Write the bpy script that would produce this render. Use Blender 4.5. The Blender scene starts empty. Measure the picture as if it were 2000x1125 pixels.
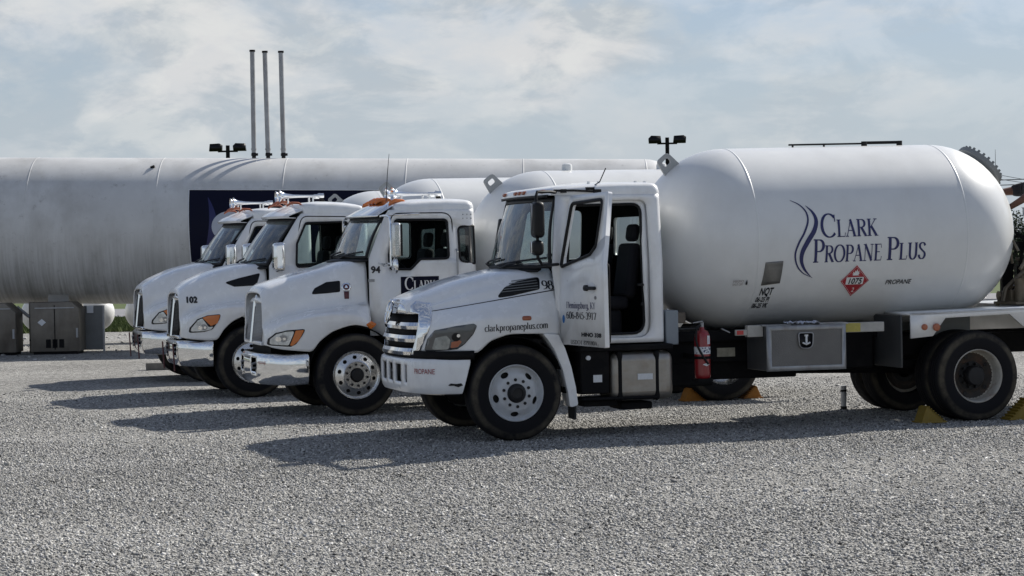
import bpy, bmesh, math, random
import numpy as np
from mathutils import Vector, Matrix, noise as mnoise
R_ = math.radians
S = bpy.context.scene
COL = S.collection

# ------------------------------------------------------------------ camera
F_PX = 4300.0; CAM_H = 2.1
PITCH = math.atan(80.5 / F_PX); ROLL = .018
fw = Vector((0, math.cos(PITCH), -math.sin(PITCH)))
up0 = Vector((0, math.sin(PITCH), math.cos(PITCH))); rt0 = Vector((1, 0, 0))
upv = up0 * math.cos(ROLL) + rt0 * math.sin(ROLL)
rtv = rt0 * math.cos(ROLL) - up0 * math.sin(ROLL)
cam = bpy.data.cameras.new('camera'); camo = bpy.data.objects.new('camera', cam); COL.objects.link(camo)
m = Matrix.Identity(4)
for i in range(3):
    m[i][0] = rtv[i]; m[i][1] = upv[i]; m[i][2] = -fw[i]
m[2][3] = CAM_H
camo.matrix_world = m
cam.sensor_width = 36; cam.sensor_fit = 'HORIZONTAL'
cam.lens = 36 * F_PX / 2000.0
cam.clip_start = .1; cam.clip_end = 3000
S.camera = camo

# ------------------------------------------------------------------ sky, sun, exposure
SUN_AZ = R_(49); SUN_EL = R_(37)
W = bpy.data.worlds.new('World'); S.world = W; W.use_nodes = True
nt = W.node_tree; nt.nodes.clear(); L = nt.links.new
def N(t, **k):
    n = nt.nodes.new(t)
    for a, b in k.items(): setattr(n, a, b)
    return n
out = N('ShaderNodeOutputWorld'); bg = N('ShaderNodeBackground'); L(bg.outputs[0], out.inputs[0])
sky = N('ShaderNodeTexSky', sky_type='NISHITA', sun_disc=False)
sky.sun_elevation = SUN_EL; sky.sun_rotation = SUN_AZ
sky.air_density = 1.0; sky.dust_density = .6; sky.ozone_density = 1.6
tc = N('ShaderNodeTexCoord')
mp = N('ShaderNodeMapping'); mp.inputs['Scale'].default_value = (6, 6, 15); mp.inputs['Location'].default_value = (3.1, .4, .0)
L(tc.outputs['Generated'], mp.inputs[0])
n1 = N('ShaderNodeTexNoise'); n1.inputs['Scale'].default_value = 1.0; n1.inputs['Detail'].default_value = 9; n1.inputs['Roughness'].default_value = .56; n1.inputs['Distortion'].default_value = .25
L(mp.outputs[0], n1.inputs['Vector'])
r1 = N('ShaderNodeValToRGB'); r1.color_ramp.elements[0].position = .43; r1.color_ramp.elements[1].position = .57
L(n1.outputs[0], r1.inputs[0])
mp2 = N('ShaderNodeMapping'); mp2.inputs['Scale'].default_value = (24, 24, 46)
L(tc.outputs['Generated'], mp2.inputs[0])
n2 = N('ShaderNodeTexNoise'); n2.inputs['Scale'].default_value = 1.0; n2.inputs['Detail'].default_value = 10; n2.inputs['Roughness'].default_value = .6; n2.inputs['Distortion'].default_value = .3
L(mp2.outputs[0], n2.inputs['Vector'])
r2 = N('ShaderNodeValToRGB'); r2.color_ramp.elements[0].position = .50; r2.color_ramp.elements[1].position = .60
L(n2.outputs[0], r2.inputs[0])
skc = N('ShaderNodeMix', data_type='RGBA', blend_type='MULTIPLY'); skc.inputs[0].default_value = 1
skc.inputs[7].default_value = (.68, .77, .95, 1)
L(sky.outputs[0], skc.inputs[6])
# thin veil of cloud over the blue
mx = N('ShaderNodeMix', data_type='RGBA'); mx.inputs[7].default_value = (5.55, 6.1, 6.25, 1)
veil = N('ShaderNodeMath', operation='MULTIPLY_ADD'); veil.inputs[1].default_value = .55; veil.inputs[2].default_value = .45
spz = N('ShaderNodeSeparateXYZ'); L(tc.outputs['Generated'], spz.inputs[0])
alt = N('ShaderNodeMapRange', interpolation_type='SMOOTHSTEP'); alt.inputs[1].default_value = .10; alt.inputs[2].default_value = .42; alt.inputs[3].default_value = 1; alt.inputs[4].default_value = .30
L(spz.outputs[2], alt.inputs[0])
vl2 = N('ShaderNodeMath', operation='MULTIPLY'); L(veil.outputs[0], vl2.inputs[0]); L(alt.outputs[0], vl2.inputs[1])
lo = N('ShaderNodeMapRange', interpolation_type='SMOOTHSTEP'); lo.inputs[1].default_value = .03; lo.inputs[2].default_value = .085; lo.inputs[3].default_value = .35; lo.inputs[4].default_value = 1
L(spz.outputs[2], lo.inputs[0])
vl3 = N('ShaderNodeMath', operation='MULTIPLY'); L(vl2.outputs[0], vl3.inputs[0]); L(lo.outputs[0], vl3.inputs[1])
L(r1.outputs[0], veil.inputs[0]); L(vl3.outputs[0], mx.inputs[0])
hz = N('ShaderNodeMapRange', interpolation_type='SMOOTHSTEP'); hz.inputs[1].default_value = .015; hz.inputs[2].default_value = .13; hz.inputs[3].default_value = .9; hz.inputs[4].default_value = 0
L(spz.outputs[2], hz.inputs[0])
hm = N('ShaderNodeMix', data_type='RGBA'); hm.inputs[7].default_value = (4.85, 5.5, 6.25, 1)
mp3 = N('ShaderNodeMapping'); mp3.inputs['Scale'].default_value = (15, 15, 34); mp3.inputs['Location'].default_value = (1.7, 2.3, .6); L(tc.outputs['Generated'], mp3.inputs[0])
n3 = N('ShaderNodeTexNoise'); n3.inputs['Scale'].default_value = 1; n3.inputs['Detail'].default_value = 9; n3.inputs['Roughness'].default_value = .58; n3.inputs['Distortion'].default_value = .35; L(mp3.outputs[0], n3.inputs['Vector'])
r3 = N('ShaderNodeMapRange', interpolation_type='SMOOTHSTEP'); r3.inputs[1].default_value = .43; r3.inputs[2].default_value = .58; L(n3.outputs[0], r3.inputs[0])
cc = N('ShaderNodeMix', data_type='RGBA'); cc.inputs[6].default_value = (5.1, 5.6, 6.05, 1); cc.inputs[7].default_value = (7.05, 7.15, 7.25, 1)
L(r3.outputs[0], cc.inputs[0]); L(cc.outputs[2], mx.inputs[7])
L(hz.outputs[0], hm.inputs[0]); L(skc.outputs[2], hm.inputs[6]); L(hm.outputs[2], mx.inputs[6])
mx2 = N('ShaderNodeMix', data_type='RGBA'); mx2.inputs[7].default_value = (8.0, 8.1, 7.9, 1)
pk = N('ShaderNodeMath', operation='MULTIPLY'); L(r1.outputs[0], pk.inputs[0]); L(r2.outputs[0], pk.inputs[1])
pk2 = N('ShaderNodeMath', operation='MULTIPLY'); pk2.inputs[1].default_value = .42; L(pk.outputs[0], pk2.inputs[0])
L(pk2.outputs[0], mx2.inputs[0]); L(mx.outputs[2], mx2.inputs[6])
L(mx2.outputs[2], bg.inputs[0]); bg.inputs[1].default_value = .070

sd = Vector((math.sin(SUN_AZ) * math.cos(SUN_EL), math.cos(SUN_AZ) * math.cos(SUN_EL), math.sin(SUN_EL)))
sun = bpy.data.lights.new('sun', 'SUN'); sun.energy = 4.7; sun.angle = R_(.6); sun.color = (1, .95, .87)
suno = bpy.data.objects.new('sun', sun); COL.objects.link(suno); suno.location = sd * 60
suno.rotation_euler = sd.to_track_quat('Z', 'Y').to_euler()
S.render.engine = 'CYCLES'
S.cycles.use_denoising = True
S.cycles.max_bounces = 8; S.cycles.transparent_max_bounces = 16
S.view_settings.view_transform = 'Standard'; S.view_settings.look = 'None'
S.view_settings.exposure = .48; S.view_settings.gamma = 1

# ------------------------------------------------------------------ materials
MATS = {}
def mat(name, col, rough=.5, metal=0, coat=0, var=0, vscale=3, bump=0, bscale=40, spec=.5, dirt=None, dscale=(2, 2, 2), damt=.5, aniso=None):
    if name in MATS: return MATS[name]
    M = bpy.data.materials.new(name); M.use_nodes = True; MATS[name] = M
    t = M.node_tree; p = t.nodes['Principled BSDF']
    p.inputs['Roughness'].default_value = rough; p.inputs['Metallic'].default_value = metal
    p.inputs['Coat Weight'].default_value = coat; p.inputs['Coat Roughness'].default_value = .06
    p.inputs['Specular IOR Level'].default_value = spec
    p.inputs['Base Color'].default_value = (*col, 1)
    def nd(ty, **k):
        n = t.nodes.new(ty)
        for a, b in k.items(): setattr(n, a, b)
        return n
    co = nd('ShaderNodeTexCoord')
    cur = None
    if var or True:
        v = var if var else .06
        nz = nd('ShaderNodeTexNoise'); nz.inputs['Scale'].default_value = vscale; nz.inputs['Detail'].default_value = 6; nz.inputs['Roughness'].default_value = .6
        t.links.new(co.outputs['Object'], nz.inputs['Vector'])
        mr = nd('ShaderNodeMapRange'); mr.inputs[1].default_value = .3; mr.inputs[2].default_value = .7
        mr.inputs[3].default_value = 1 - v; mr.inputs[4].default_value = 1 + v * .4
        t.links.new(nz.outputs[0], mr.inputs[0])
        mm = nd('ShaderNodeMix', data_type='RGBA', blend_type='MULTIPLY'); mm.inputs[0].default_value = 1
        mm.inputs[6].default_value = (*col, 1)
        t.links.new(mr.outputs[0], mm.inputs[7]); cur = mm.outputs[2]
        rr = nd('ShaderNodeMapRange'); rr.inputs[3].default_value = max(.02, rough * .85); rr.inputs[4].default_value = min(1, rough * 1.2)
        t.links.new(nz.outputs[0], rr.inputs[0]); t.links.new(rr.outputs[0], p.inputs['Roughness'])
    if dirt:
        mp_ = nd('ShaderNodeMapping'); mp_.inputs['Scale'].default_value = dscale
        t.links.new(co.outputs['Object'], mp_.inputs[0])
        nz2 = nd('ShaderNodeTexNoise'); nz2.inputs['Scale'].default_value = 1; nz2.inputs['Detail'].default_value = 8; nz2.inputs['Roughness'].default_value = .65
        t.links.new(mp_.outputs[0], nz2.inputs['Vector'])
        mr2 = nd('ShaderNodeMapRange'); mr2.inputs[1].default_value = .48; mr2.inputs[2].default_value = .72; mr2.inputs[4].default_value = damt
        t.links.new(nz2.outputs[0], mr2.inputs[0])
        m2 = nd('ShaderNodeMix', data_type='RGBA'); m2.inputs[7].default_value = (*dirt, 1)
        t.links.new(mr2.outputs[0], m2.inputs[0]); t.links.new(cur, m2.inputs[6]); cur = m2.outputs[2]
    if cur: t.links.new(cur, p.inputs['Base Color'])
    if bump:
        b = nd('ShaderNodeBump'); b.inputs['Strength'].default_value = bump; b.inputs['Distance'].default_value = .01
        nb = nd('ShaderNodeTexNoise'); nb.inputs['Scale'].default_value = bscale; nb.inputs['Detail'].default_value = 4
        t.links.new(co.outputs['Object'], nb.inputs['Vector']); t.links.new(nb.outputs[0], b.inputs['Height'])
        t.links.new(b.outputs[0], p.inputs['Normal'])
    return M

WHITE = mat('white_paint', (.79, .80, .805), .28, coat=.6, var=.06, vscale=4, dirt=(.40, .37, .32), dscale=(5, 5, 2.2), damt=.22)
WHITE2 = mat('fleet_white_paint', (.80, .81, .815), .26, coat=.6, var=.05, vscale=5, dirt=(.45, .42, .37), dscale=(4, 4, 1.8), damt=.14)
TANKW = mat('tank_white_paint', (.68, .69, .685), .36, coat=.3, var=.06, vscale=2.2, dirt=(.40, .38, .34), dscale=(1.2, 1.2, .5), damt=.2, bump=.03, bscale=1.6)
CHROME = mat('chrome', (.80, .81, .82), .06, metal=1, var=.05, bump=.003, bscale=5)
ALU = mat('polished_aluminium', (.66, .66, .65), .26, metal=1, var=.12, vscale=9)
ALUD = mat('dull_aluminium', (.34, .32, .29), .42, metal=.85, var=.2, vscale=6, dirt=(.25, .2, .15), dscale=(5, 5, 9), damt=.45)
BLACK = mat('black_plastic', (.006, .006, .007), .5, var=.2, spec=.3)
BLACKG = mat('gloss_black', (.004, .004, .005), .3, spec=.25)
FRAME = mat('black_frame_paint', (.0045, .0045, .0055), .75, var=.3, dirt=(.03, .027, .024), dscale=(4, 4, 6), damt=.3, spec=.2)
DARKIN = mat('dark_interior', (.005, .005, .006), .9, var=.2, spec=.15)
SEATM = mat('dark_seat_cloth', (.007, .0075, .012), .95, var=.2)
NAVY = mat('navy_vinyl', (.003, .004, .018), .6, var=.1, spec=.15)
INK = mat('navy_lettering', (.012, .016, .10), .4)
INKB = mat('black_lettering', (.014, .015, .02), .5)
INKW = mat('white_lettering', (.75, .75, .75), .5)
REDP = mat('placard_red', (.36, .02, .03), .45, var=.1)
REDT = mat('red_lettering', (.30, .03, .04), .5)
AMBER = mat('amber_lens', (.62, .16, .02), .2, coat=.6)
AMBERD = mat('faded_amber_lens', (.36, .10, .04), .3, coat=.4)
REDL = mat('red_lens', (.45, .02, .02), .2, coat=.5)
LENS = mat('clear_headlight_lens', (.62, .66, .68), .08, metal=.5, coat=1, var=.35, vscale=14)
LENSD = mat('smoked_headlight_lens', (.055, .06, .065), .12, coat=1, var=.2)
SILVER = mat('grille_mesh_grey', (.30, .30, .30), .45, metal=.6, var=.1)
EXTR = mat('extinguisher_red', (.24, .008, .012), .3, coat=.5, var=.1)
PAPER = mat('white_label', (.66, .68, .70), .5, var=.12, vscale=40)
GREYP = mat('grey_panel', (.17, .18, .18), .5, var=.15, dirt=(.12, .1, .08), damt=.4)
STEEL = mat('galvanised_steel', (.36, .37, .38), .5, metal=.5, var=.25, vscale=5, dirt=(.16, .12, .09), dscale=(6, 6, 1.5), damt=.5)
CABST = mat('weathered_cabinet_steel', (.19, .172, .145), .5, metal=.45, var=.35, vscale=2.5, dirt=(.09, .075, .06), dscale=(3, 3, 1.5), damt=.6)
CHOCKO = mat('orange_chock', (.32, .13, .012), .6, var=.2, vscale=20)
CHOCKY = mat('yellow_chock', (.24, .16, .015), .6, var=.25, vscale=20, dirt=(.12, .1, .05), dscale=(20, 20, 20), damt=.5)
BRONZE = mat('tan_brass_fittings', (.17, .14, .10), .45, metal=.4, var=.3, vscale=12)
STKY = mat('yellow_sticker', (.42, .36, .08), .5, var=.2, vscale=30)
SKIN = mat('brown_skin', (.13, .055, .032), .5, var=.1)
SHIRT = mat('black_shirt', (.012, .013, .018), .9, var=.2)
JEANS = mat('dark_jeans', (.03, .035, .06), .9, var=.2)
HAIR = mat('dark_hair', (.015, .012, .01), .6)
CONC = mat('pale_concrete', (.33, .32, .30), .9, var=.2, bump=.3)
WOODD = mat('weathered_grey_wood', (.20, .19, .17), .85, var=.3, vscale=15)
FLAP = mat('rubber_flap', (.02, .021, .022), .7, var=.2)
TREEW = mat('bark', (.06, .05, .04), .9, var=.3)

def glass(name, tint=(.80, .87, .85), mixv=.10, dust=.2):
    M = bpy.data.materials.new(name); M.use_nodes = True
    t = M.node_tree; t.nodes.clear()
    o = t.nodes.new('ShaderNodeOutputMaterial'); a = t.nodes.new('ShaderNodeBsdfTransparent'); g = t.nodes.new('ShaderNodeBsdfGlossy')
    g.inputs['Roughness'].default_value = .02; a.inputs[0].default_value = (*tint, 1)
    lw = t.nodes.new('ShaderNodeLayerWeight'); fr = t.nodes.new('ShaderNodeMath'); fr.operation = 'POWER'; fr.inputs[1].default_value = 4.5; t.links.new(lw.outputs['Facing'], fr.inputs[0])
    ad = t.nodes.new('ShaderNodeMath'); ad.operation = 'MULTIPLY_ADD'; ad.inputs[1].default_value = .95; ad.inputs[2].default_value = .045 + mixv; ad.use_clamp = True
    # thin film of road dust
    d = t.nodes.new('ShaderNodeBsdfDiffuse'); d.inputs[0].default_value = (.5, .55, .55, 1)
    nz = t.nodes.new('ShaderNodeTexNoise'); nz.inputs['Scale'].default_value = 5; nz.inputs['Detail'].default_value = 7
    mr = t.nodes.new('ShaderNodeMapRange'); mr.inputs[1].default_value = .3; mr.inputs[2].default_value = .8; mr.inputs[3].default_value = dust * .2; mr.inputs[4].default_value = dust
    co = t.nodes.new('ShaderNodeTexCoord'); t.links.new(co.outputs['Object'], nz.inputs['Vector'])
    t.links.new(nz.outputs[0], mr.inputs[0])
    m0 = t.nodes.new('ShaderNodeMixShader'); t.links.new(mr.outputs[0], m0.inputs[0]); t.links.new(a.outputs[0], m0.inputs[1]); t.links.new(d.outputs[0], m0.inputs[2])
    mx = t.nodes.new('ShaderNodeMixShader'); t.links.new(fr.outputs[0], ad.inputs[0]); t.links.new(ad.outputs[0], mx.inputs[0])
    t.links.new(m0.outputs[0], mx.inputs[1]); t.links.new(g.outputs[0], mx.inputs[2]); t.links.new(mx.outputs[0], o.inputs[0])
    return M
GLASS = glass('windshield_glass', (.70, .82, .80), .05, .26)
GLASSS = glass('side_glass', (.66, .74, .72), -.045, .006)
GLASSD = glass('tinted_glass', (.16, .20, .19), .02, .05)

def tyre_mat():
    M = mat('dusty_tyre_rubber', (.008, .008, .010), .85, var=.3, vscale=8)
    t = M.node_tree; p = t.nodes['Principled BSDF']; src = p.inputs['Base Color'].links[0].from_socket
    co = t.nodes.new('ShaderNodeTexCoord'); sp = t.nodes.new('ShaderNodeSeparateXYZ'); t.links.new(co.outputs['Object'], sp.inputs[0])
    cb = t.nodes.new('ShaderNodeCombineXYZ'); t.links.new(sp.outputs[0], cb.inputs[0]); t.links.new(sp.outputs[2], cb.inputs[1])
    ln = t.nodes.new('ShaderNodeVectorMath'); ln.operation = 'LENGTH'; t.links.new(cb.outputs[0], ln.inputs[0])
    rp = t.nodes.new('ShaderNodeValToRGB'); e = rp.color_ramp.elements
    e[0].position = .40; e[0].color = (0, 0, 0, 1); e[1].position = .515; e[1].color = (.0, .0, .0, 1)
    for ps, v in ((.425, .0), (.45, .9), (.485, 1), (.505, .25)):
        q = rp.color_ramp.elements.new(ps); q.color = (v, v, v, 1)
    t.links.new(ln.outputs['Value'], rp.inputs[0])
    nz = t.nodes.new('ShaderNodeTexNoise'); nz.inputs['Scale'].default_value = 3.5; nz.inputs['Detail'].default_value = 8; nz.inputs['Roughness'].default_value = .7
    oi = t.nodes.new('ShaderNodeObjectInfo'); va = t.nodes.new('ShaderNodeVectorMath'); va.operation = 'ADD'
    t.links.new(co.outputs['Object'], va.inputs[0]); t.links.new(oi.outputs['Location'], va.inputs[1]); t.links.new(va.outputs[0], nz.inputs['Vector'])
    mr = t.nodes.new('ShaderNodeMapRange'); mr.inputs[1].default_value = .34; mr.inputs[2].default_value = .60; mr.inputs[4].default_value = .95
    t.links.new(nz.outputs[0], mr.inputs[0])
    mu = t.nodes.new('ShaderNodeMath'); mu.operation = 'MULTIPLY'; t.links.new(rp.outputs[0], mu.inputs[0]); t.links.new(mr.outputs[0], mu.inputs[1])
    mx = t.nodes.new('ShaderNodeMix'); mx.data_type = 'RGBA'; mx.inputs[7].default_value = (.085, .074, .055, 1)
    t.links.new(mu.outputs[0], mx.inputs[0]); t.links.new(src, mx.inputs[6]); t.links.new(mx.outputs[2], p.inputs['Base Color'])
    return M
TYRE = tyre_mat(); TYRE.node_tree.nodes['Principled BSDF'].inputs['Specular IOR Level'].default_value = .25
RIMW = mat('white_wheel_paint', (.52, .54, .56), .45, var=.12, vscale=9, dirt=(.22, .16, .11), dscale=(7, 7, 7), damt=.3)
RIMR = mat('rusty_cream_wheel', (.46, .44, .39), .55, var=.2, vscale=9, dirt=(.16, .085, .04), dscale=(6, 6, 6), damt=.75)
RIMD = mat('rusty_wheel_disc', (.05, .043, .037), .8, var=.3, vscale=9, dirt=(.10, .05, .03), dscale=(9, 9, 9), damt=.7)
HUB = mat('greasy_hub', (.005, .005, .006), .6, var=.3)

# ------------------------------------------------------------------ mesh helpers
def link(o, parent=None):
    COL.objects.link(o)
    if parent: o.parent = parent
    return o
def thing(name, label, cat, loc=(0, 0, 0), rot=(0, 0, 0), group=None):
    o = bpy.data.objects.new(name, None); o.location = loc; o.rotation_euler = rot; o.empty_display_size = .3
    link(o); o['label'] = label; o['category'] = cat
    if group: o['group'] = group
    return o
def tag(o, label, cat, group=None):
    o['label'] = label; o['category'] = cat
    if group: o['group'] = group
    return o
def ob(name, bm, m_, parent=None, smooth=35, solid=0, soff=-1, bevel=0, bseg=2, label=None):
    me = bpy.data.meshes.new(name)
    bmesh.ops.remove_doubles(bm, verts=bm.verts, dist=1e-5)
    bm.normal_update(); bm.to_mesh(me); bm.free()
    if isinstance(m_, (list, tuple)):
        for q in m_: me.materials.append(q)
    else: me.materials.append(m_)
    if smooth:
        me.shade_smooth(); me.set_sharp_from_angle(angle=R_(smooth))
    o = bpy.data.objects.new(name, me); link(o, parent)
    if solid:
        s = o.modifiers.new('solid', 'SOLIDIFY'); s.thickness = solid; s.offset = soff
    if bevel:
        b = o.modifiers.new('bevel', 'BEVEL'); b.width = bevel; b.segments = bseg; b.limit_method = 'ANGLE'; b.angle_limit = R_(40); b.harden_normals = False
    if label: o['label'] = label
    return o
def B(): return bmesh.new()
def box(bm, x0, x1, y0, y1, z0, z1, mtx=None):
    M = Matrix.Translation(((x0 + x1) / 2, (y0 + y1) / 2, (z0 + z1) / 2)) @ Matrix.Diagonal((abs(x1 - x0), abs(y1 - y0), abs(z1 - z0), 1))
    if mtx: M = mtx @ M
    bmesh.ops.create_cube(bm, size=1, matrix=M); return bm
def frame_of(d):
    d = Vector(d).normalized(); a = Vector((0, 0, 1)) if abs(d.z) < .9 else Vector((1, 0, 0))
    u = d.cross(a).normalized(); return u, u.cross(d).normalized()
def tube(bm, pts, r, n=10, caps=True):
    pts = [Vector(p) for p in pts]; rs = r if isinstance(r, (list, tuple)) else [r] * len(pts)
    rings = []; u = None
    for i, p in enumerate(pts):
        d = (pts[min(i + 1, len(pts) - 1)] - pts[max(i - 1, 0)]).normalized()
        if u is None: u, v = frame_of(d)
        else:
            u = (u - d * u.dot(d)).normalized(); v = u.cross(d).normalized()
        rings.append([bm.verts.new(p + (u * math.cos(2 * math.pi * k / n) + v * math.sin(2 * math.pi * k / n)) * rs[i]) for k in range(n)])
    for a, b in zip(rings, rings[1:]):
        for k in range(n): bm.faces.new((a[k], a[(k + 1) % n], b[(k + 1) % n], b[k]))
    if caps:
        bm.faces.new(rings[0]); bm.faces.new(rings[-1][::-1])
    return bm
def cyl(bm, p0, p1, r0, r1=None, n=20): return tube(bm, [p0, p1], [r0, r0 if r1 is None else r1], n)
def lathe(bm, prof, n=48, c=(0, 0, 0), ax='y', closed=False):
    """prof: (radius, axial)"""
    rings = []
    for r, a in prof:
        ring = []
        for k in range(n if r > 1e-6 else 1):
            t = 2 * math.pi * k / n; q, s = r * math.cos(t), r * math.sin(t)
            p = {'y': (q, a, s), 'x': (a, q, s), 'z': (q, s, a)}[ax]
            ring.append(bm.verts.new((p[0] + c[0], p[1] + c[1], p[2] + c[2])))
        rings.append(ring)
    prs = list(zip(rings, rings[1:])) + ([(rings[-1], rings[0])] if closed else [])
    for a, b in prs:
        la, lb = len(a), len(b)
        for k in range(n):
            f = []
            for v in (a[k % la], a[(k + 1) % la], b[(k + 1) % lb], b[k % lb]):
                if v not in f: f.append(v)
            if len(f) > 2: bm.faces.new(f)
    bmesh.ops.recalc_face_normals(bm, faces=bm.faces)
    return bm
def grid(bm, P, skip=None, closed=False, mats=None):
    rows = [[bm.verts.new(p) for p in row] for row in P]
    nj = len(rows[0])
    for i in range(len(rows) - 1):
        for j in range(nj if closed else nj - 1):
            if skip and skip(i, j): continue
            j2 = (j + 1) % nj
            try:
                f = bm.faces.new((rows[i][j], rows[i][j2], rows[i + 1][j2], rows[i + 1][j]))
                if mats: f.material_index = mats(i, j)
            except ValueError: pass
    return bm
def rnd(pts, r, n=5):
    """fillet the corners of a closed 2-D polygon; r a number or one per corner"""
    out_ = []; k = len(pts)
    for i in range(k):
        p = Vector(pts[i]); a = Vector(pts[i - 1]) - p; b = Vector(pts[(i + 1) % k]) - p
        rr = r[i] if isinstance(r, (list, tuple)) else r
        if rr <= 0: out_.append(tuple(p)); continue
        ang = a.angle(b); d = min(rr / math.tan(ang / 2), a.length * .48, b.length * .48)
        p0, p1 = p + a.normalized() * d, p + b.normalized() * d
        for s in range(n + 1):
            t = s / n; out_.append(tuple(p0 * (1 - t) ** 2 + p * 2 * t * (1 - t) + p1 * t * t))
    return out_
def flat(outline, holes=(), cx=(), cz=()):
    """flat filled polygon in the x-z plane, cut at the given x and z lines"""
    bm = B()
    for lp in [outline] + list(holes):
        vs = [bm.verts.new((p[0], 0, p[1])) for p in lp]
        for i in range(len(vs)): bm.edges.new((vs[i], vs[(i + 1) % len(vs)]))
    bmesh.ops.triangle_fill(bm, use_beauty=True, use_dissolve=False, edges=bm.edges[:], normal=(0, -1, 0))
    for x in cx: bmesh.ops.bisect_plane(bm, geom=bm.verts[:] + bm.edges[:] + bm.faces[:], plane_co=(x, 0, 0), plane_no=(1, 0, 0))
    for z in cz: bmesh.ops.bisect_plane(bm, geom=bm.verts[:] + bm.edges[:] + bm.faces[:], plane_co=(0, 0, z), plane_no=(0, 0, 1))
    return bm
def mapv(bm, f):
    for v in bm.verts: v.co = Vector(f(v.co.x, v.co.z, v.co.y))
    bm.normal_update(); return bm
def orient(bm, out_dir):
    bm.normal_update()
    s = sum((f.normal.dot(Vector(out_dir)) * f.calc_area() for f in bm.faces), 0)
    if s < 0: bmesh.ops.reverse_faces(bm, faces=bm.faces)
    bm.normal_update(); return bm
def arange(a, b, s): return list(np.arange(a, b + 1e-9, s))
def crom(pts, n=4):
    P = [np.array(p, float) for p in pts]; out_ = []
    for i in range(len(P) - 1):
        p0 = P[i - 1] if i else 2 * P[0] - P[1]; p1, p2 = P[i], P[i + 1]
        p3 = P[i + 2] if i + 2 < len(P) else 2 * P[-1] - P[-2]
        for k in range(n):
            t = k / n
            out_.append(.5 * (2 * p1 + (p2 - p0) * t + (2 * p0 - 5 * p1 + 4 * p2 - p3) * t * t + (3 * p1 - p0 - 3 * p2 + p3) * t ** 3))
    out_.append(P[-1]); return [tuple(map(float, q)) for q in out_]
class Tab:
    def __init__(s, rows):
        a = np.array(sorted(rows)); s.x = a[:, 0]; s.v = a[:, 1:]
        d = np.diff(s.v, axis=0) / np.diff(s.x)[:, None]; m_ = np.zeros_like(s.v)
        m_[0] = d[0]; m_[-1] = d[-1]
        for i in range(1, len(s.x) - 1):
            same = d[i - 1] * d[i] > 0
            with np.errstate(divide='ignore', invalid='ignore'):
                h = np.where(same, 2 * d[i - 1] * d[i] / (d[i - 1] + d[i]), 0)
            m_[i] = np.nan_to_num(h)
        s.m = m_
    def __call__(s, x):
        x = min(max(x, s.x[0]), s.x[-1]); i = int(min(np.searchsorted(s.x, x, 'right') - 1, len(s.x) - 2))
        h = s.x[i + 1] - s.x[i]; t = (x - s.x[i]) / h
        return s.v[i] * (2 * t ** 3 - 3 * t * t + 1) + s.m[i] * h * (t ** 3 - 2 * t * t + t) + s.v[i + 1] * (3 * t * t - 2 * t ** 3) + s.m[i + 1] * h * (t ** 3 - t * t)

# ------------------------------------------------------------------ lettering
def arc(cx, cy, rx, ry, a0, a1, n=14):
    return [(cx + rx * math.cos(R_(a0 + (a1 - a0) * i / n)), cy + ry * math.sin(R_(a0 + (a1 - a0) * i / n))) for i in range(n + 1)]
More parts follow.
